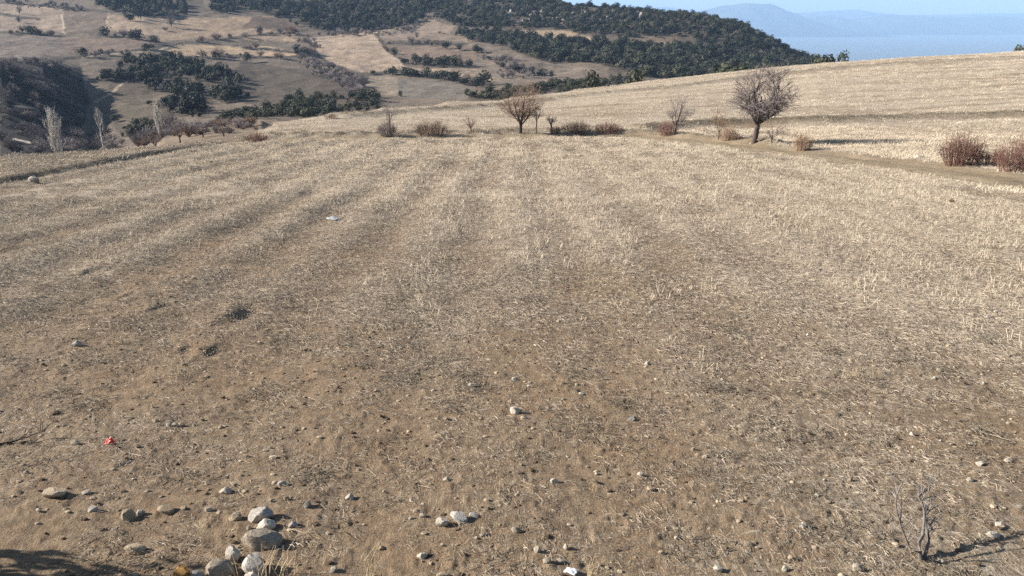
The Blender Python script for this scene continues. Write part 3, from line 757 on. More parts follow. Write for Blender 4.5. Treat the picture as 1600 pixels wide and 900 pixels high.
def bare_data(material, seed):
    out = []
    for k in range(4):
        random.seed(seed + k)
        T = Tubes(); B = Tubes()
        B.tube([Vector((0, 0, -.1)), Vector((.01, .01, .25)), Vector((.02, 0, .5))], [.035, .028, .015], 4)
        for j in range(60):
            a = random.uniform(0, 6.28); q = math.sqrt(random.random())
            p = Vector((0, 0, random.uniform(.05, .4))); tip = Vector((math.cos(a) * q * .5, math.sin(a) * q * .5, (1 - .45 * q * q) * random.uniform(.6, 1)))
            mid = p.lerp(tip, .5) + rv(.05)
            T.tube([p, mid, tip], [.013, .011, .006], 3)
            for i in range(3):
                b0 = mid.lerp(tip, random.random()); T.tube([b0, b0 + (rv(.16) + Vector((0, 0, .1)))], [.008, .004], 3)
        out.append((T, B))
    return [(mesh_obj('crown', T.v, T.f, M[material], collection=LOOSE).data, mesh_obj('trunk', B.v, B.f, M['bark'], collection=LOOSE).data) for T, B in out]
BRD = {'twig_grey': bare_data('twig_grey', 200), 'twig_brown': bare_data('twig_brown', 210), 'twig_tan': bare_data('twig_tan', 220)}
def put_tree(name, P, h, w, data, label, cat, group=None):
    t = thing(name, P, label, cat, group, random.uniform(0, 6.28), (w, w, h))
    for nm, me in zip(('crown', 'trunk'), random.choice(data)):
        o = bpy.data.objects.new(nm, me); scene.collection.objects.link(o); o.parent = t
    return t
def hill_at(u, v): return march(u, v, far, 58, 640)

# woods on the far hill: masses of crowns
def wood_points(poly, spacing, seed, gap=.36, y0=90, y1=680):
    us = [p[0] for p in poly]; vs_ = [p[1] for p in poly]
    rng = np.random.default_rng(seed)
    # candidate world points over the terrain, kept where they fall in the outline
    n = int(400000)
    t0 = (min(us) - 800) / F / 1.06; t1 = (max(us) - 800) / F / 1.0
    t0 = min(t0, (min(us) - 800) / F); t1 = max(t1, (max(us) - 800) / F)
    area = 0.5 * (t1 - t0) * (y1 ** 2 - y0 ** 2); n = int(min(area / spacing ** 2, 250000))
    y = np.sqrt(rng.uniform(y0 ** 2, y1 ** 2, n)); x = rng.uniform(t0, t1, n) * y
    z = far(x, y); U, V = project(x, y, z)
    k = inpoly(U + rng.normal(0, 4, n), V + rng.normal(0, 1.6, n), poly) & (rng.uniform(0, 1, n) < (.06 + 1.0 * sstep(gap, gap + .22, fbm(x / 10, y / 10, seed, 4))))
    return np.stack([x, y, z], -1)[k]
MIXED = EGD['evergreen'] * 2 + EGD['olive_green'][:3] + BRD['twig_grey'][:1]
def loose(datas):
    out = []
    for c, b in datas:
        o = bpy.data.objects.new('p', c); out.append(o)
    return out
def wood(name, keys, polys, spacing, hr, wr, data, label, cat, seed, y0=90, gap=.36):
    A = np.concatenate([wood_points(polys[k], spacing, seed + i, gap, y0=y0) for i, k in enumerate(keys)])
    rng = np.random.default_rng(seed + 50); n = len(A)
    s = rng.uniform(0, 1, n) ** 2.0
    w = (wr[0] * .8 + (wr[1] * 1.12 - wr[0] * .8) * s) * rng.uniform(.8, 1.2, n); h = (hr[0] + (hr[1] - hr[0]) * s) * rng.uniform(.85, 1.15, n)
    rot = np.stack([np.zeros(n), np.zeros(n), rng.uniform(0, 6.28, n)], -1)
    A[:, 2] -= .15
    return scatter(name, A, rot, np.stack([w, w, h], -1), rng.integers(0, len(data), n), loose(data), label, cat), n
cnt = {}
_, cnt['top'] = wood('oak_wood', ['ridge_left', 'hill_top'], WOOD, 3.3, (2.2, 4.6), (2.4, 5.0), MIXED, 'dark evergreen wood along the top of the far hill, left of the centre gap', 'wood', 300, gap=.28)
_, cnt['ridge'] = wood('oak_wood', ['ridge_right'], WOOD, 3.1, (1.6, 3.6), (2.0, 4.2), MIXED, 'dark evergreen scrub wood covering the rocky ridge that drops to the right', 'wood', 320, gap=.24)
_, cnt['band'] = wood('oak_wood', ['lower_band'], WOOD, 2.7, (2.2, 4.4), (2.4, 4.8), MIXED, 'dark evergreen wood on the shaded slope below the rocky ridge', 'wood', 340, gap=.24)
_, cnt['mid'] = wood('oak_wood', ['mid_slope', 'mid_slope_low', 'gully'], WOOD, 2.4, (1.5, 3.8), (1.7, 4.0), MIXED, 'dark evergreen copse on the knoll in the valley at left', 'wood', 360)
_, cnt['stream'] = wood('oak_wood', ['stream', 'stream_left', 'brow'], WOOD, 2.0, (.8, 2.1), (1.2, 2.8), EGD['olive_green'], 'olive-green shrubs lining the valley floor just behind the near slope', 'wood', 380)
_, cnt['shade'] = wood('bare_thicket', ['shaded_slope', 'thicket_left'], BARE, 2.7, (1.0, 3.0), (1.6, 3.4), BRD['twig_grey'], 'grey leafless thicket on the shaded slope and gully at far left', 'thicket', 400)
_, cnt['hedge'] = wood('bare_thicket', ['hedge_gully', 'scrub_right', 'wood_edge', 'skyline_row'], BARE, 2.6, (1.4, 3.4), (1.6, 3.8), BRD['twig_grey'], 'grey leafless scrub along the gullies and wood edges of the far hill', 'thicket', 420)
_, cnt['nose'] = wood('bare_thicket', ['nose_thicket'], BARE, 1.5, (.6, 1.5), (.9, 2.0), BRD['twig_brown'] + BRD['twig_grey'], 'reddish-brown leafless thicket on the pale bank beyond the field corner', 'thicket', 440, 60)

# hedge rows on the far hill: trees one can count
HEDGES = [
    ([(5, 50), (40, 52), (75, 54), (98, 56)], 7, 3.6, 'B', 'small leafless tree in the row below the pale field at the upper left'),
    ([(150, 54), (180, 57), (215, 60)], 5, 4.0, 'B', 'small leafless tree on the edge between the two brown upper-left fields'),
    ([(292, 66), (315, 65), (340, 62), (380, 57), (420, 53), (465, 52)], 10, 4.0, 'B', 'small leafless tree in the hedge across the golden upper fields'),
    ([(110, 92), (160, 84), (200, 81), (245, 78)], 7, 2.6, 'E', 'small dark bush along the pale lane on the upper-left slope'),
    ([(300, 88), (330, 89), (380, 86), (425, 91), (480, 86)], 9, 3.4, 'B', 'leafless tree in the hedge under the lowest golden field'),
    ([(385, 74), (420, 78), (455, 82), (490, 85)], 6, 3.2, 'B', 'leafless bush on the field edge left of the central gully'),
    ([(566, 114), (600, 116), (640, 117), (670, 121), (700, 125), (735, 131), (755, 134)], 16, 3.0, 'E', 'dark round bush in the long hedge below the central pale field'),
    ([(630, 99), (660, 101), (700, 103), (745, 105)], 10, 3.0, 'E', 'dark bush in the hedge right of the central pale field'),
    ([(589, 56), (603, 78), (628, 92)], 6, 2.4, 'B', 'small leafless bush on the right edge of the central pale field'),
    ([(606, 67), (640, 68), (686, 69)], 7, 3.0, 'B', 'leafless bush in the level hedge above the brown field right of centre'),
    ([(742, 80), (765, 92), (790, 108), (830, 118), (870, 118)], 10, 2.6, 'E', 'scattered dark bush on the scrubby slope under the ridge woods'),
]
SINGLES = [
    (31, 22, 11, 8, 'B', 'lone leafless tree inside the pale field at the upper left corner'), (30, 36, 9, 7, 'B', 'lower of two leafless trees inside the upper-left pale field'),
    (268, 42, 19, 17, 'B', 'big leafless tree on the boundary between the two tan upper fields'), (220, 30, 19, 12, 'E', 'tall dark evergreen standing in front of the upper-left wood'),
    (204, 33, 8, 14, 'E', 'low dark bush left of the tall evergreen under the wood'), (259, 49, 7, 12, 'B', 'low leafless bush below the big boundary tree'),
    (243, 69, 8, 14, 'E', 'dark bush at the corner where the upper field boundaries meet'), (265, 97, 14, 22, 'E', 'broad rounded evergreen crowning the knoll copse'),
    (386, 98, 13, 12, 'E', 'single round evergreen at the left end of the dark hedge under the golden field'), (283, 91, 7, 9, 'E', 'small evergreen right of the knoll crown'),
    (651, 60, 12, 9, 'B', 'leafless tree alone in the field under the right-hand wood'), (687, 53, 6, 8, 'B', 'tiny leafless tree near the top of that same field under the wood'),
    (697, 77, 12, 15, 'E', 'pair-sized dark evergreen at the end of the level hedge'), (718, 78, 7, 12, 'E', 'small dark bush right of the level hedge'),
    (588, 153, 7, 6, 'E', 'small round evergreen above the near slope, left of two'), (626, 151, 7, 7, 'E', 'small round evergreen above the near slope, right of two'),
    (302, 155, 5, 6, 'E', 'tiny evergreen alone on the brown slope beneath the copse'), (387, 153, 8, 7, 'E', 'small evergreen at the right foot of the copse'),
    (930, 63, 7, 12, 'E', 'dark bush on the tan ledge below the rocky ridge'), (745, 137, 13, 12, 'E', 'upright dark evergreen at the right end of the long hedge'),
]
ORD = 'leftmost second third fourth fifth sixth seventh eighth ninth tenth eleventh twelfth thirteenth fourteenth fifteenth sixteenth seventeenth eighteenth nineteenth twentieth twenty-first twenty-second twenty-third twenty-fourth twenty-fifth twenty-sixth twenty-seventh twenty-eighth twenty-ninth thirtieth'.split()
random.seed(77)
for pts, n, h, kind, lab in HEDGES:
    seglen = [math.hypot(b[0] - a[0], b[1] - a[1]) for a, b in zip(pts[:-1], pts[1:])]; tot = sum(seglen)
    n = int(n * 1.6); spots = sorted(random.random() for _ in range(n))
    head, tail = lab.split(' in ', 1) if ' in ' in lab else (lab.split(' on ', 1) if ' on ' in lab else lab.split(' along ', 1))
    tail = lab[len(head) + 1:]
    for k, q in enumerate(spots):
        s = q * tot; i = 0
        while i < len(seglen) - 1 and s > seglen[i]: s -= seglen[i]; i += 1
        f = min(1, s / seglen[i]); u = pts[i][0] + f * (pts[i + 1][0] - pts[i][0]); v = pts[i][1] + f * (pts[i + 1][1] - pts[i][1]) + random.uniform(-2, 2)
        P = hill_at(u, v + 1); hh = h * random.uniform(.35, 1.25); P[2] -= .1
        bare = random.random() < (.85 if kind == 'B' else .25)
        ww = hh * random.uniform(.9, 2.0)
        place_ = ORD[k] if k == 0 else ('rightmost' if k == n - 1 else ORD[k] + ' from left')
        put_tree('hedge_tree' if kind == 'B' else 'hedge_bush', P, hh, ww, BRD[random.choice(['twig_grey', 'twig_brown'])] if bare else EGD['evergreen'],
                 ('tree' if kind == 'B' else 'bush') + ', ' + place_ + ', ' + tail, 'tree' if kind == 'B' else 'bush', tail[:60])
for u, v, h, w, kind, lab in SINGLES:
    P = hill_at(u, v); put_tree('hillside_tree' if 'bush' not in lab else 'hillside_bush', P, sz(h, P) * 1.05, sz(w, P) * 1.1, BRD['twig_grey'] if kind == 'B' else EGD['evergreen'], lab, 'tree' if 'bush' not in lab else 'bush')
# bushes peeping over the brow of the near slope
for u, v, yy, h, w, m_, lab in ((1148, 113, 128, 14, 62, 'olive_green', 'broad olive-green bush peeping over the brow above the biggest tree'), (1288, 99, 130, 11, 34, 'olive_green', 'olive-green bush on the brow where the wooded ridge meets the lake'),
                                (1316, 95, 131, 7, 18, 'olive_green', 'tiny olive-green bush on the brow, nearest the open lake'), (1594, 79, 136, 7, 16, 'olive_green', 'dark speck of bush on the brow at the right edge'),
                                (990, 126, 122, 14, 34, 'olive_green', 'olive-green bush on the brow left of the broad one'), (925, 134, 118, 14, 26, 'olive_green', 'olive-green bush on the brow right of the reddish-brown tree')):
    P = at(u, v, yy); zt = at(u, v - h, yy)[2]; g = max(hf(P[0], P[1]), float(far(np.array([P[0]]), np.array([P[1]]))[0]))
    put_tree('brow_bush', (P[0], P[1], g), (zt - g), sz(w, P), EGD[m_], lab, 'bush')

# poplars and bare trees beyond the field corner
def poplar(u, vb, vt, wpx, yy, label, twig, n, seed):
    random.seed(seed)
    P = at(u, vb, yy); g = float(far(np.array([P[0]]), np.array([P[1]]))[0]); top = at(u, vt, yy)[2]; h = top - g; w = wpx * yy / F
    t = thing('poplar_tree', (P[0], P[1], g), label, 'tree')
    TL, TT = Tubes(), Tubes()
    ns = 3 if n > 60 else 1
    for s in range(ns):
        ox = (s - (ns - 1) / 2) * w * .22
        TL.tube([Vector((ox * .4, 0, -.3)), Vector((ox, 0, h * .3)), Vector((ox * 1.3, 0, h * .75))], [.16, .12, .04], 6)
        for k in range(n):
            z = h * (.12 + .75 * (k + random.random()) / n); a = random.uniform(0, 6.28); q = math.sqrt(random.random()) * w * .5
            q *= math.sin(math.pi * min(1, (z / h) * .75 + .22))
            L = h * random.uniform(.14, .26)
            if random.random() < .5: continue
            b = Vector((ox, 0, z)); tip = Vector((ox * .6 + math.cos(a) * q, math.sin(a) * q, min(z + L, h)))
            mid = b.lerp(tip, .5) + Vector((math.cos(a) * q * .25, math.sin(a) * q * .25, 0))
            TT.tube([b, mid, tip], [.042, .035, .018], 3)
            for j in range(3):
                b0 = mid.lerp(tip, random.random()); TT.tube([b0, b0 + Vector((random.uniform(-.3, .3), random.uniform(-.3, .3), random.uniform(.5, 1.1)))], [.022, .011], 3)
    TL.build('trunk', M['twig_pale'], t); TT.build('crown', M['twig_pale'], t)
poplar(92, 240, 172, 24, 122, 'widest pale leafless poplar behind the left edge of the field', 'twig_pale', 70, 3)
poplar(161, 226, 173, 16, 150, 'faint pale poplar between the two brighter poplars', 'twig_pale', 40, 4)
poplar(252, 224, 157, 11, 92, 'slender pale poplar behind the field corner, rightmost of three', 'twig_pale', 55, 5)
for u, v, yy, h, w, tw, lab, sd in ((282, 224, 70, 34, 34, 'twig_brown', 'leafless fan-shaped tree just right of the slender poplar', 21), (243, 226, 75, 22, 30, 'twig_brown', 'low leafless tree just left of the slender poplar', 22),
                                 (318, 220, 74, 30, 44, 'twig_grey', 'grey leafless tree in front of the pale bank', 23), (350, 216, 72, 20, 32, 'twig_grey', 'low grey leafless tree left of the tan stone pile', 24)):
    P = at(u, v, yy); g = max(float(far(np.array([P[0]]), np.array([P[1]]))[0]), hf(P[0], P[1])); top = at(u, v - h, yy)[2]
    bare_tree('bare_tree', (P[0], P[1], g), top - g, w * yy / F, (top - g) * .3, .07, lab, tw, (6, 5, 5), .8, .3, (0, 0), sd)

# rock ledges on the ridge
def rock_mesh(seed, sub=3, cuts=16, flat=.7, rough=.055):
    import bmesh
    bm = bmesh.new(); bmesh.ops.create_icosphere(bm, subdivisions=sub, radius=1)
    rng = np.random.default_rng(seed)
    co = np.array([v.co for v in bm.verts])
    for k in range(cuts):
        n = rng.normal(size=3); n /= np.linalg.norm(n); d = rng.uniform(.55, .86)
        e = np.maximum(co @ n - d, 0); co -= e[:, None] * n * .9
    co *= (1 + rough * rng.normal(size=(len(co), 1)) * .6 + rough * 2 * (vnoise(co[:, 0] * 2.2 + co[:, 2] * 1.3, co[:, 1] * 2.2 + seed, seed)[:, None] - .5))
    co /= np.abs(co).max(0)
    for v, c in zip(bm.verts, co): v.co = c
    me = bpy.data.meshes.new('stone'); bm.to_mesh(me); bm.free()
    me.polygons.foreach_set('use_smooth', np.ones(len(me.polygons), bool))
    try: me.set_sharp_from_angle(angle=math.radians(20))
    except Exception: pass
    return me
RK = [rock_mesh(s, 3, 15) for s in range(8)]
def rock_objs(material):
    out = []
    for me in RK:
        c = me.copy(); c.materials.clear(); c.materials.append(M[material]); out.append(bpy.data.objects.new('p', c))
    return out
cl = np.concatenate([wood_points(p, s, 500 + i, y0=380) for i, (p, s) in enumerate([([(765, 22), (800, 16), (870, 18), (960, 22), (1010, 22), (1008, 30), (950, 34), (880, 36), (800, 36), (765, 32)], 3.0), ([(980, 70), (1130, 72), (1140, 80), (1000, 80)], 7.0)])])
n = len(cl); rng = np.random.default_rng(9)
s = rng.uniform(.5, 1.6, n)
scatter('rock_ledge', cl, np.stack([rng.uniform(-.3, .3, n), rng.uniform(-.3, .3, n), rng.uniform(0, 6.28, n)], -1), np.stack([s * 1.2, s, s * rng.uniform(.7, 1.3, n)], -1), rng.integers(0, 8, n), rock_objs('ridge_rock'), 'pale grey rocks and ledges breaking through the scrub on the ridge', 'rocks')

# ------------------------------------------------------------------ stones lying on the field
# u, v of the foot, width, height in photo pixels, material, label
STONES = [
    (405, 855, 64, 34, 'limestone', 'largest pale boulder of the cluster at the lower left'), (402, 815, 46, 22, 'grey_stone', 'rough grey rock at the top of the lower-left cluster'),
    (412, 828, 34, 19, 'white_stone', 'smooth whitish rock between the grey rock and the largest boulder'), (369, 814, 23, 17, 'tan_stone', 'round tan stone at the upper left of the boulder cluster'),
    (362, 878, 24, 30, 'white_stone', 'knobbly whitish rock just below the largest boulder'), (393, 897, 38, 44, 'grey_stone', 'blocky grey rock below the largest boulder'),
    (345, 899, 46, 29, 'limestone', 'wide grey-tan rock at the bottom edge left of the blocky one'), (283, 907, 34, 28, 'ochre_stone', 'orange-brown rock at the bottom edge'),
    (306, 906, 22, 18, 'grey_stone', 'grey rock touching the orange-brown one'), (389, 912, 26, 20, 'white_stone', 'pale broken rock at the bottom edge under the blocky one'),
    (456, 824, 17, 11, 'grey_stone', 'small grey stone right of the boulder cluster'), (389, 826, 8, 7, 'white_stone', 'small pale pebble left of the smooth whitish rock'),
    (690, 822, 23, 19, 'white_stone', 'left, whiter of two touching stones at bottom centre'), (716, 815, 35, 17, 'grey_stone', 'right, greyer and wider of two touching stones at bottom centre'),
    (741, 808, 18, 6, 'grey_stone', 'flat grey stone right of the touching pair'), (660, 873, 18, 13, 'limestone', 'pale stone alone below the touching pair'),
    (804, 646, 19, 16, 'limestone', 'round pale stone casting a dark shadow at mid centre'), (988, 659, 19, 8, 'grey_stone', 'flat grey stone pressed into the soil right of the round one'),
    (545, 781, 16, 14, 'limestone', 'pale stone with long shadow right of the boulder cluster'), (481, 794, 14, 14, 'grey_stone', 'pointed grey stone with shadow above the boulder cluster'),
    (82, 777, 34, 15, 'tan_stone', 'half-buried earth-coloured stone near the left edge'), (257, 803, 30, 16, 'tan_stone', 'wide tan stone with dark side in the lower left'),
    (200, 811, 21, 18, 'tan_stone', 'brown stone leaning on a pale one in the lower left'), (219, 804, 15, 12, 'limestone', 'pale stone touching the brown one in the lower left'),
    (208, 863, 34, 14, 'tan_stone', 'wide flat stone just above the shadow at lower left'), (143, 800, 18, 13, 'grey_stone', 'grey stone left of the leaning brown stone'),
    (350, 771, 22, 12, 'limestone', 'pale stone above the boulder cluster, a little left'), (135, 772, 16, 8, 'limestone', 'small pale stone right of the half-buried one'),
    (117, 697, 18, 9, 'limestone', 'flat pale stone left of the red scrap'), (1015, 768, 12, 12, 'tan_stone', 'ochre stone with shadow below the flat grey stone'),
    (866, 755, 13, 10, 'limestone', 'pale angular stone left of the ochre stone'), (1001, 746, 12, 9, 'limestone', 'pale stone just above the ochre one'),
    (805, 831, 15, 12, 'limestone', 'upper left stone of the loose group at bottom centre-right'), (839, 864, 14, 13, 'limestone', 'middle stone of the loose group at bottom centre-right'),
    (884, 860, 10, 13, 'limestone', 'narrow upright stone of the loose group at bottom centre-right'), (856, 883, 16, 13, 'limestone', 'lowest angular stone left of the white scrap'),
    (875, 881, 16, 9, 'white_stone', 'whitish flat stone just above the white scrap'), (1121, 894, 16, 12, 'limestone', 'round pale stone at the bottom edge right of centre'),
    (1341, 892, 16, 13, 'limestone', 'pale stone at the bottom edge left of the dead shrub'), (1256, 826, 12, 13, 'grey_stone', 'upright grey stone with shadow left of the dead shrub'),
    (1552, 839, 19, 9, 'white_stone', 'oblong white stone right of the dead shrub'), (1561, 823, 12, 8, 'white_stone', 'small white stone above the oblong one'),
    (1472, 879, 13, 6, 'white_stone', 'thin white stone at the foot of the dead shrub'), (1227, 892, 11, 10, 'white_stone', 'white stone at the bottom, lower of a close pair'),
    (1235, 876, 8, 10, 'tan_stone', 'tan stone at the bottom, upper of a close pair'), (737, 606, 16, 10, 'white_stone', 'white ragged stone above and left of the round pale stone'),
    (805, 595, 12, 7, 'white_stone', 'white oblong stone right above the round pale stone'), (1012, 571, 10, 9, 'white_stone', 'bright white stone in the middle of the field'),
    (1545, 499, 15, 6, 'white_stone', 'long white stone near the right edge of the field'), (1164, 498, 13, 5, 'white_stone', 'flat white stone at mid right of the field'),
    (118, 541, 16, 10, 'grey_stone', 'grey stone half in straw at the mid left'), (1577, 722, 13, 7, 'limestone', 'tan-white stone near the right edge above the dead shrub'),
    (52, 286, 19, 13, 'grey_stone', 'grey boulder on the left field edge bank'), (1436, 248, 15, 9, 'limestone', 'big cream boulder beside the track near the wine-red bushes'),
    (1218, 223, 9, 6, 'limestone', 'pale stone under the low sapling by the biggest tree'), (1174, 225, 6, 3, 'white_stone', 'white stone at the trunk of the biggest tree'),
    (1092, 194, 5, 4, 'white_stone', 'tiny white stone on the far bank right of the leaning tree'), (1487, 317, 11, 6, 'earth_clod', 'dark clod of earth in the stubble at the right'),
    (84, 649, 17, 7, 'earth_clod', 'dark clod at the left above the red scrap'), (1030, 687, 8, 6, 'earth_clod', 'dark clod below the flat grey stone'),
]
PEB_GROUPS = [
    ('small stone on the bare soil left of the boulder cluster', 'pebbles at the lower left', 'limestone', [(283, 666, 11, 9), (273, 666, 9, 7), (264, 666, 9, 7), (243, 661, 10, 6), (141, 643, 9, 5), (325, 800, 13, 7), (306, 769, 10, 6), (367, 760, 10, 5), (180, 830, 8, 5), (60, 800, 9, 6), (230, 770, 8, 5), (40, 740, 8, 5)]),
    ('small pale stone lying between the boulder cluster and the touching pair', 'pebbles at the bottom left of centre', 'limestone', [(447, 782, 10, 8), (425, 785, 12, 6), (441, 760, 15, 8), (400, 763, 8, 5), (660, 809, 13, 9), (642, 812, 8, 7), (595, 859, 13, 8), (521, 895, 13, 11), (512, 836, 9, 6), (427, 716, 15, 6), (422, 702, 9, 4), (414, 706, 10, 5), (691, 854, 8, 7), (755, 837, 12, 9), (697, 752, 14, 8), (697, 657, 10, 8), (550, 802, 8, 5), (600, 770, 6, 4), (691, 903, 20, 9)]),
    ('small pale stone on the soil between the touching pair and the dead shrub', 'pebbles at the bottom right of centre', 'limestone', [(1031, 756, 8, 6), (932, 742, 8, 5), (1102, 717, 10, 8), (1083, 705, 9, 7), (937, 885, 6, 6), (1058, 842, 10, 6), (1183, 858, 8, 5), (1181, 893, 6, 5), (984, 879, 5, 4), (1315, 903, 14, 6), (1329, 869, 12, 4), (1277, 778, 9, 6), (1329, 752, 10, 7), (1289, 752, 7, 5), (1390, 743, 12, 5), (960, 705, 5, 4), (1220, 705, 5, 4), (1145, 770, 6, 5)]),
    ('small pale stone near the right edge above the dead shrub', 'pebbles at the right', 'limestone', [(1325, 681, 9, 6), (1425, 681, 7, 8), (1517, 697, 9, 6), (1525, 740, 14, 6), (1516, 754, 14, 8), (1532, 728, 15, 5), (1595, 740, 9, 4), (1470, 690, 6, 4), (1562, 860, 8, 5), (1450, 720, 6, 4)]),
    ('small white stone scattered in the stubble of the middle field', 'pebbles in the stubble', 'white_stone', [(636, 447, 10, 5), (872, 436, 11, 4), (1017, 491, 6, 4), (1092, 467, 9, 4), (908, 617, 10, 5), (1556, 490, 8, 5), (1237, 465, 8, 5), (1262, 525, 6, 5), (1401, 547, 9, 6), (1468, 580, 9, 6), (1461, 593, 9, 6), (1538, 600, 7, 5), (946, 594, 8, 4), (826, 606, 7, 5), (880, 625, 8, 5), (650, 585, 7, 4), (1112, 490, 5, 4), (1292, 508, 6, 4), (1025, 612, 6, 4)]),
]
def put_stone(u, v, w, h, m_, label, cat, group, seed, name='stone'):
    rng = random.Random(seed)
    P = ground_at(u, v); dist = math.sqrt(P[0] ** 2 + P[1] ** 2 + (P[2] - CAMZ) ** 2)
    wx = w * dist / F * .5; hz = h * dist / F * .5 * 1.0
    me = RK[seed % 8].copy() if False else None
    key = (seed % 8, m_)
    if key not in SM:
        c = RK[seed % 8].copy(); c.materials.clear(); c.materials.append(M[m_]); SM[key] = c
    o = bpy.data.objects.new(name, SM[key]); scene.collection.objects.link(o)
    wy = min(wx, max(hz * .9, wx * .65))
    y = P[1] + wy * .4
    g = hf(P[0], y)
    o.location = (P[0], y, g + hz * .34); o.scale = (wx * .93, wy * .95, hz * 1.02)
    o.rotation_euler = (rng.uniform(-.15, .15), rng.uniform(-.2, .2), rng.uniform(-.4, .4))
    return tag(o, label, cat, group)
SM = {}
for k, (u, v, w, h, m_, lab) in enumerate(STONES):
    put_stone(u, v, w, h, m_, lab, 'clod' if m_ == 'earth_clod' else 'stone', None, k * 3 + 1, 'earth_clod' if m_ == 'earth_clod' else 'stone')
LAND = [(x_[0], x_[1], y_) for x_, y_ in (((405, 840), 'the largest boulder'), ((690, 815), 'the touching stone pair'), ((804, 640), 'the round mid-centre stone'), ((988, 656), 'the flat grey stone'), ((1015, 762), 'the ochre stone'),
        ((545, 776), 'the pale long-shadowed stone'), ((82, 770), 'the half-buried stone'), ((257, 796), 'the wide tan stone'), ((173, 690), 'the red scrap'), ((892, 895), 'the white scrap'), ((1440, 860), 'the dead shrub'),
        ((1552, 835), 'the oblong white stone'), ((1256, 820), 'the upright grey stone'), ((1341, 886), 'the pale bottom-edge stone'), ((737, 601), 'the white ragged stone'), ((1012, 566), 'the bright white stone'),
        ((1545, 496), 'the long white stone'), ((1164, 496), 'the flat white stone'), ((1577, 719), 'the tan-white right-edge stone'), ((350, 766), 'the pale stone above the cluster'), ((1502, 250), 'the large wine-red bush'))]
used_lab = {}
for gi_, (lab, grp, m_, L) in enumerate(PEB_GROUPS):
    for k, (u, v, w, h) in enumerate(L):
        lu, lv, ln = min(LAND, key=lambda q: math.hypot(q[0] - u, (q[1] - v) * 1.6))
        du, dv = u - lu, (v - lv) * 1.6
        dirn = ('right of' if du > 0 else 'left of') if abs(du) > 1.8 * abs(dv) else (('below' if dv > 0 else 'above') if abs(dv) > 1.8 * abs(du) else (('below' if dv > 0 else 'above') + (' and right of' if du > 0 else ' and left of')))
        m2 = m_ if k % 3 else 'tan_stone'
        base_l = '%s %s pebble %s %s' % ('flat' if h < w * .5 else ('tiny' if w < 8 else 'small'), {'limestone': 'pale', 'tan_stone': 'tan', 'white_stone': 'white'}[m2], dirn, ln)
        used_lab[base_l] = used_lab.get(base_l, 0) + 1
        if used_lab[base_l] > 1: base_l += ', ' + ('', '', 'another farther off', 'a third farther off still', 'the farthest')[min(used_lab[base_l], 4)]
        put_stone(u, v, w, h, m2, base_l, 'stone', grp, k * 5 + gi_)
# tan stone pile at the far left corner of the field
P = place(361, 217)
t = thing('stone_pile', P, 'small tan stone pile with dark top at the far left corner of the field', 'stone pile')
for k, (dx, dz, s_, m_) in enumerate(((-.12, .10, .2, 'tan_stone'), (.14, .09, .18, 'tan_stone'), (0, .28, .2, 'limestone'), (.05, .46, .17, 'tan_stone'), (.1, .62, .14, 'earth_clod'), (-.2, .3, .1, 'tan_stone'))):
    c = RK[k].copy(); c.materials.clear(); c.materials.append(M[m_])
    o = bpy.data.objects.new('pile_stone', c); scene.collection.objects.link(o); o.parent = t; o.location = (dx, random.uniform(-.05, .05), dz); o.scale = (s_, s_ * .9, s_ * .7)

# ------------------------------------------------------------------ litter: red scrap, white scraps
def crumple(name, P, w, h, material, label, cat, seed, flat=1.0, rz=0):
    rng = np.random.default_rng(seed); n = 14
    a = np.linspace(-1, 1, n); X, Y = np.meshgrid(a, a)
    Z = ((fbm(X * 1.3 + 5, Y * 1.3, seed, 2) - .3) * 1.5 + .35) * flat * np.clip(1.25 - (X ** 2 + Y ** 2) * .75, 0, 1)
    X2 = X * (1 - .3 * vnoise(Y * 2, X * 2, seed)); Y2 = Y * (1 - .3 * vnoise(X * 2, Y * 2, seed + 1))
    verts = np.stack([X2 * w / 2, Y2 * w * .35, np.maximum(Z, .02) * h], -1).reshape(-1, 3)
    f = [(i * n + j, i * n + j + 1, (i + 1) * n + j + 1, (i + 1) * n + j) for i in range(n - 1) for j in range(n - 1)]
    o = mesh_obj(name, verts, f, material, None, True, P); o.rotation_euler = (0, 0, rz)
    md = o.modifiers.new('thickness', 'SOLIDIFY'); md.thickness = .002
    return tag(o, label, cat)
P = place(173, 694); crumple('plastic_scrap', (P[0], P[1], P[2] + .005), sz(14, P), sz(7, P), M['red_plastic'], 'crumpled bright red scrap on the bare soil at left', 'litter', 4, 1.1)
P = place(521, 346); crumple('plastic_strip', (P[0], P[1], P[2] + .06), sz(22, P), sz(3, P), M['grey_plastic'], 'whitish plastic strip lying in the stubble left of centre', 'litter', 6, .6, -.5)
P = place(892, 899); crumple('paper_scrap', (P[0], P[1], P[2] + .02), sz(22, P), sz(6, P), M['white_plastic'], 'folded white scrap at the bottom edge of the picture', 'litter', 9, .35, -.4)

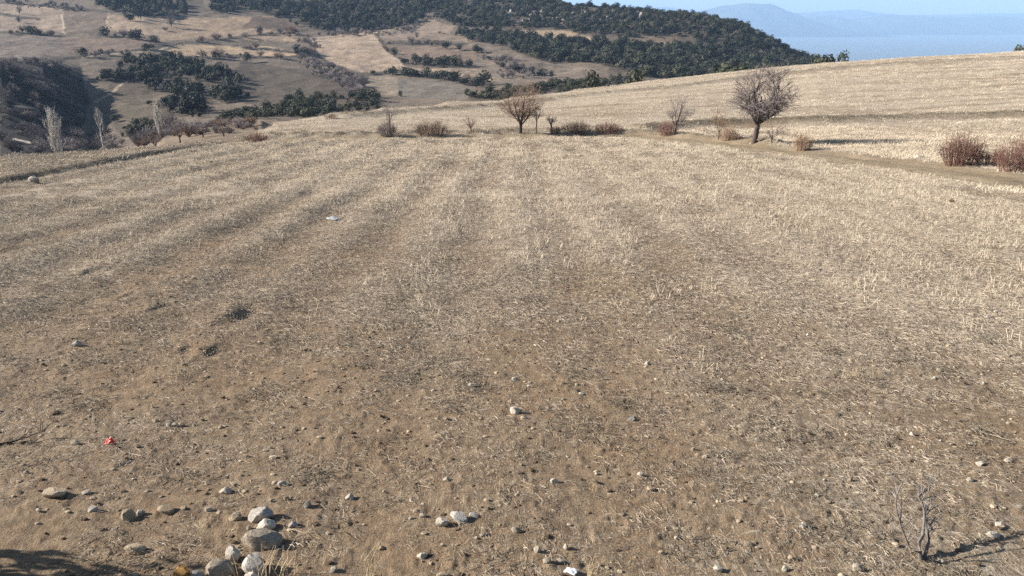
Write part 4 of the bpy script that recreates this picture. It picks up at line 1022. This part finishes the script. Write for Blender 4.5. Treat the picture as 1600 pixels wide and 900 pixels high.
# ------------------------------------------------------------------ dead shrub at lower right, twig at left edge
def dead_shrub():
    random.seed(5)
    B = ground_at(1440, 878); yb = B[1]
    t = thing('dead_shrub', B, 'dead grey leafless shrub with three bent stems at the lower right', 'shrub')
    lines = [
        ('stem', [(1440, 880, 0), (1438, 863, .01), (1426, 861, .0), (1419, 850, .03), (1408, 824, .08), (1400, 793, .14), (1401, 774, .18), (1409, 756, .22)], [.013, .010, .0075, .006, .0055, .005, .004, .002]),
        ('stem', [(1440, 881, 0), (1438, 866, .03), (1436, 847, .08), (1442, 836, .11), (1444, 815, .17), (1445, 800, .22), (1440, 786, .26), (1435, 776, .28), (1440, 769, .30), (1449, 767, .31)], [.014, .013, .011, .010, .009, .0075, .0055, .0045, .003, .0018]),
        ('stem', [(1441, 879, .0), (1447, 862, .05), (1451, 847, .10), (1450, 835, .13), (1447, 824, .17), (1446, 806, .21), (1452, 795, .25)], [.012, .011, .010, .009, .008, .006, .003]),
    ]
    ends = []
    for nm, pts, rr in lines:
        T = Tubes(); w = [Vector(at(u, v, yb + dy)) - Vector(B) for u, v, dy in pts]
        T.tube(w, [q * .9 for q in rr], 6); o = T.build('stem', M['dead_wood'], t); ends.append(w)
    T = Tubes()
    for wi, w in enumerate(ends):
        for k in range(13 if wi else 8):
            i = random.randint(max(1, len(w) - 6), len(w) - 2); p = w[i].lerp(w[i + 1], random.random())
            d = (Vector((random.uniform(-.1, 1.0) if wi else random.uniform(-.4, .5), random.uniform(.0, .9), random.uniform(0, .8)))).normalized(); L = random.uniform(.06, .17)
            q = p + d * L * .5 + rv(.012); e = q + (d + rv(.5)).normalized() * L * .5
            T.tube([p, q, e], [.0035, .0026, .0012], 4)
            for j in range(2):
                T.tube([q, q + (d + rv(.9)).normalized() * L * .4], [.002, .001], 3)
    T.build('twigs', M['dead_wood'], t)
dead_shrub()

def edge_shrub():
    """the leafy shrub left of the frame whose shade falls on the corner; one bare branch reaches into view"""
    random.seed(8)
    x0, y0 = -4.22, 2.78
    t = thing('roadside_bush', (x0, y0, hf(x0, y0)), 'evergreen bush past the left edge casting the corner shadow', 'bush')
    C = Tubes()
    for k in range(4): leaf_crown(C, 1.5, 1.15, 16, 2000, .05)
    C.build('crown', M['evergreen'], t, smooth=False)
    B = Tubes(); B.tube([Vector((0, 0, -.1)), Vector((.03, 0, .3)), Vector((.05, .05, .8))], [.05, .04, .02], 6)
    B.build('trunk', M['bark'], t)
    G = ground_at(-60, 700)
    t2 = thing('dead_twig', G, 'dark bare branch lying in from the left edge', 'branch')
    T = Tubes()
    w = [Vector(at(u, v, G[1] + dy)) - Vector(G) for u, v, dy in ((-70, 702, 0), (-20, 697, .02), (20, 690, .05), (45, 682, .1), (70, 672, .15))]
    T.tube(w, [.010, .009, .007, .004, .002], 5); T.build('branch', M['bark'], t2)
    T = Tubes()
    for k in range(26):
        i = random.randint(1, 3); p = w[i].lerp(w[i + 1], random.random()); d = Vector((random.uniform(-.2, 1), random.uniform(-.3, .6), random.uniform(-.1, .8))).normalized(); L = random.uniform(.08, .2)
        q = p + d * L * .5 + rv(.02); T.tube([p, q, q + (d + rv(.6)).normalized() * L * .5], [.003, .0022, .001], 3)
    T.build('twigs', M['bark'], t2)
edge_shrub()

# ------------------------------------------------------------------ straw, stubble, weeds: masses nobody could count
def litter_proto(seed, n, R, lmin, lmax, r, material, lift=.02, up=.25):
    random.seed(seed); T = Tubes()
    for k in range(n):
        a = random.uniform(0, 6.28); q = math.sqrt(random.random()) * R
        c = Vector((math.cos(a) * q, math.sin(a) * q, random.uniform(.002, lift)))
        L = random.uniform(lmin, lmax) * .5; b = random.uniform(0, 6.28)
        d = Vector((math.cos(b), math.sin(b), random.uniform(-up, up) * random.random()))
        m_ = c + rv(.008); m_.z = abs(m_.z) + .004
        rr = r * random.uniform(.6, 1.3)
        T.tube([c - d * L, m_, c + d * L], [rr, rr, rr * .7], 3, random.random())
    return T.build('p', M[material], None, False, LOOSE, True)
def stubble_proto(seed, n, length, hmin, hmax, r, material, tilt=.3, wid=.05):
    random.seed(seed); T = Tubes()
    for k in range(n):
        p = Vector((random.gauss(0, wid), random.uniform(-.5, .5) * length, -.01))
        h = random.uniform(hmin, hmax); tip = p + Vector((random.gauss(0, tilt) * h, random.gauss(0, tilt) * h, h))
        rr = r * random.uniform(.7, 1.3)
        T.tube([p, tip], [rr, rr * .85], 3, random.random())
    return T.build('p', M[material], None, False, LOOSE, True)
def spread(x, y, zoff=0.0, tiltn=True, scale=(.8, 1.25), seed=1, rz=None):
    rng = np.random.default_rng(seed); n = len(x)
    z = H(x, y) + zoff
    sx = np.zeros(n); sy = np.zeros(n)
    if tiltn:
        e = .12; sx = (H(x + e, y, False) - H(x - e, y, False)) / (2 * e); sy = (H(x, y + e, False) - H(x, y - e, False)) / (2 * e)
        sx = np.clip(sx, -.5, .5); sy = np.clip(sy, -.5, .5)
    r = rng.uniform(0, 6.28, n) if rz is None else rz
    # lay each clump on the slope: small tilt expressed in the turned frame
    rx = np.arctan(sy * np.cos(r) - sx * np.sin(r)); ry = -np.arctan(sx * np.cos(r) + sy * np.sin(r))
    s = rng.uniform(*scale, n)
    return np.stack([x, y, z], -1), np.stack([rx, ry, r], -1), np.stack([s, s, s], -1)
def cand(y0, y1, dens, seed, tmax=.78):
    rng = np.random.default_rng(seed); n = int(tmax * (y1 ** 2 - y0 ** 2) * dens)
    y = np.sqrt(rng.uniform(y0 ** 2, y1 ** 2, n)); x = rng.uniform(-tmax, tmax, n) * y
    return x, y, rng.uniform(0, 1, n)
def visible_field(x, y):
    ok = (near(x, y) > -60)
    return ok & (polydist(x, y, TRACK) > 1.6)

prot = [litter_proto(600 + k, 34, .18, .015, .085, .0013, 'straw', .016, .3) for k in range(7)] + [litter_proto(620, 13, .18, .06, .17, .0014, 'straw', .02, .2)]
xs, ys = [], []
for y0, y1, dn in ((2.3, 4.2, 36), (4.2, 6.5, 52), (6.5, 10, 84), (10, 18, 64), (18, 28, 24), (28, 47, 12)):
    x, y, r = cand(y0, y1, dn, int(y0 * 10)); k = visible_field(x, y) & (r < .34 + .9 * np.clip(cover_at(x, y), 0, 1)); xs.append(x[k]); ys.append(y[k])
x = np.concatenate(xs); y = np.concatenate(ys)
p, r, s = spread(x, y, .0, True, (.8, 1.3), 5); s *= (.72 + .28 * sstep(4, 9, y) + .9 * sstep(14, 40, y))[:, None]
scatter('straw_litter', p, r, s, RNG.integers(0, 8, len(x)), prot, 'broken pale straw strewn over the whole field', 'straw'); cnt['litter'] = len(x)

prot = [stubble_proto(640 + k, 15, .42, .03, .10, .0019, 'stubble', .42) for k in range(6)]
xr, yr_ = [], []
rng = np.random.default_rng(12)
for row in np.arange(-16, 22, .21):
    yy = np.arange(5.5, 48, .34) + rng.uniform(-.1, .1, len(np.arange(5.5, 48, .34)))
    xx = row + .05 * np.sin(yy * .7 + row) + rng.normal(0, .02, len(yy)); xr.append(xx); yr_.append(yy)
x = np.concatenate(xr); y = np.concatenate(yr_)
patch = fbm(x / 1.5, y / 3.0, 131, 3); prob = sstep(.30, .72, cover_at(x, y) * .55 + .75 * (patch - .28)) * sstep(5.5, 13, y + 3 * sstep(2, 9, x))
k = (np.abs(x) < .76 * y) & (x > EDGEX) & visible_field(x, y) & (rng.uniform(0, 1, len(x)) < prob * .75)
x = x[k]; y = y[k]
p, r, s = spread(x, y, 0, False, (.75, 1.3), 6, rng.normal(0, .12, len(x))); s *= (1 + .35 * sstep(20, 45, y))[:, None]
scatter('stubble', p, r, s, RNG.integers(0, 6, len(x)), prot, 'upright cut straw stalks standing in rows across the field', 'stubble'); cnt['stubble'] = len(x)

prot = [stubble_proto(660 + k, 24, .8, .03, .10, .0040, 'stubble', .8, .2) for k in range(5)]
x, y, rr = cand(36, 132, 1.5, 71, .80)
out = (y > 47) | (x < EDGEX) | (polydist(x, y, TRACK) < 6)
inside = (np.array([near(x, y)])[0] > -11.5)
beyond = (y > 47) | (x < EDGEX - .2) | ((x > 8) & (y > 20))
k = inside & beyond & (polydist(x, y, TRACK) > 1.7) & (rr < .35 + .8 * cover_at(x, y)); x, y = x[k], y[k]
x2, y2, r2 = cand(16, 40, 4, 72, .80); k = ((x2 < EDGEX - .15) | (x2 > 12.5)) & (polydist(x2, y2, TRACK) > 1.7) & (near(x2, y2) > -8.5); x = np.concatenate([x, x2[k]]); y = np.concatenate([y, y2[k]])
rng = np.random.default_rng(31)
p, r, s = spread(x, y, 0, True, (.9, 1.7), 7, math.pi / 2 + rng.normal(0, .35, len(x)))
scatter('dry_grass', p, r, s, RNG.integers(0, 5, len(x)), prot, 'short pale dry grass on the far slope and the strip at left', 'grass'); cnt['slope'] = len(x)

prot = [litter_proto(680 + k, 34, .12, .02, .075, .0014, 'dry_weed', .03, .9) for k in range(5)]
x, y, rr = cand(2.3, 12, 40, 73); w = fbm(x / .45, y / .45, 141, 3)
k = rr < .6 * sstep(.44, .75, w) * (1 - .75 * sstep(5, 10, y)); x, y = x[k], y[k]
x3, y3, r3 = cand(12, 47, 1.6, 75); w = fbm(x3 / 1.3, y3 / 2.6, 151, 3); k = visible_field(x3, y3) & (r3 < sstep(.52, .72, w)) & (x3 > EDGEX); x = np.concatenate([x, x3[k]]); y = np.concatenate([y, y3[k]])
# weeds along banks and margins
bx, by = [], []
rng = np.random.default_rng(41)
for L, wd, dn in ((BANK1, .45, 10), (BANK2, .4, 4), (MARGIN, .35, 7), ([(EDGEX, 14), (EDGEX, 42)], .22, 3)):
    for a, b in zip(L[:-1], L[1:]):
        n = int(math.hypot(b[0] - a[0], b[1] - a[1]) * dn); f = rng.uniform(0, 1, n); bx.append(a[0] + f * (b[0] - a[0]) + rng.normal(0, wd, n)); by.append(a[1] + f * (b[1] - a[1]) + rng.normal(0, wd, n))
bx = np.concatenate(bx); by = np.concatenate(by)
x = np.concatenate([x, bx]); y = np.concatenate([y, by])
p, r, s = spread(x, y, 0, True, (.7, 1.4), 8); s *= (1 + 1.0 * sstep(14, 40, y))[:, None]
scatter('dry_weeds', p, r, s, RNG.integers(0, 5, len(x)), prot, 'low grey-brown withered weeds in patches on the soil and banks', 'weeds'); cnt['weeds'] = len(x)

# loose crumbs of soil and grit
rng = np.random.default_rng(51)
x, y, rr = cand(2.4, 12, 110, 77); n = len(x)
p, r, s = spread(x, y, 0, False, (1, 1), 9)
q = .003 + .017 * rng.uniform(0, 1, n) ** 3.0; s = np.stack([q * 1.2, q, q * .7], -1)
scatter('soil_crumbs', p, r, s, RNG.integers(0, 16, n), rock_objs('earth_clod') + rock_objs('tan_stone'), 'fine crumbs of soil and grit on the bare ground', 'soil')

# golden grass tufts one can pick out
random.seed(91)
for u, v, w, h, lab in ((18, 540, 34, 42, 'golden grass tuft at the left edge of the field'), (187, 538, 22, 24, 'small golden stubble tuft beside the second pit on the left'), (312, 545, 20, 18, 'low golden tuft beside the dark pit at left'),
                        (430, 905, 70, 62, 'tall golden dry grass in front of the boulder cluster'), (580, 903, 20, 60, 'thin golden stalks at the bottom edge left of centre'), (922, 903, 12, 44, 'thin golden stalks beside the white scrap'),
                        (275, 588, 44, 30, 'wide pale tuft below the pits on the left'), (1345, 590, 60, 32, 'sparse upright straw stalks on bare soil at the right')):
    P = place(u, v); T = Tubes(); hh = sz(h, P) * 1.1; ww = sz(w, P)
    t = thing('grass_tuft', P, lab, 'grass')
    for k in range(38 if w > 60 and h > 40 else (16 if h > 40 else 30)):
        p0 = Vector((random.gauss(0, ww * .28), random.gauss(0, ww * .18), -.01)); L = hh * random.uniform(.35, 1)
        d = Vector((random.gauss(0, .22), random.gauss(0, .22), 1)); T.tube([p0, p0 + d * L * .55 + rv(.01), p0 + (d + Vector((random.gauss(0, .2), random.gauss(0, .2), 0))) * L], [.0014, .0012, .0006], 3, random.random())
    T.build('blades', M['gold_grass'], t, False, None, True)

# ------------------------------------------------------------------ the air: even haze over the whole place
def build_haze():
    m = bpy.data.materials.new('haze_air'); m.use_nodes = True; nt = m.node_tree; nt.nodes.clear()
    v = nt.nodes.new('ShaderNodeVolumePrincipled'); v.inputs['Color'].default_value = (.44, .675, 1.0, 1); v.inputs['Density'].default_value = 1.25e-4
    v.inputs['Anisotropy'].default_value = 0.0
    o_ = nt.nodes.new('ShaderNodeOutputMaterial'); nt.links.new(v.outputs[0], o_.inputs['Volume'])
    x0, x1, y0, y1, z0, z1 = -14500, 14500, -4000, 14500, -285, 330
    V = [(x, y, z) for z in (z0, z1) for y in (y0, y1) for x in (x0, x1)]
    Fc = [(0, 2, 3, 1), (4, 5, 7, 6), (0, 1, 5, 4), (2, 6, 7, 3), (0, 4, 6, 2), (1, 3, 7, 5)]
    o = mesh_obj('haze', V, Fc, m)
    return tag(o, 'thin blue winter haze filling the air over the valley and lake', 'haze', None, 'stuff')
build_haze()
print('COUNTS', cnt)
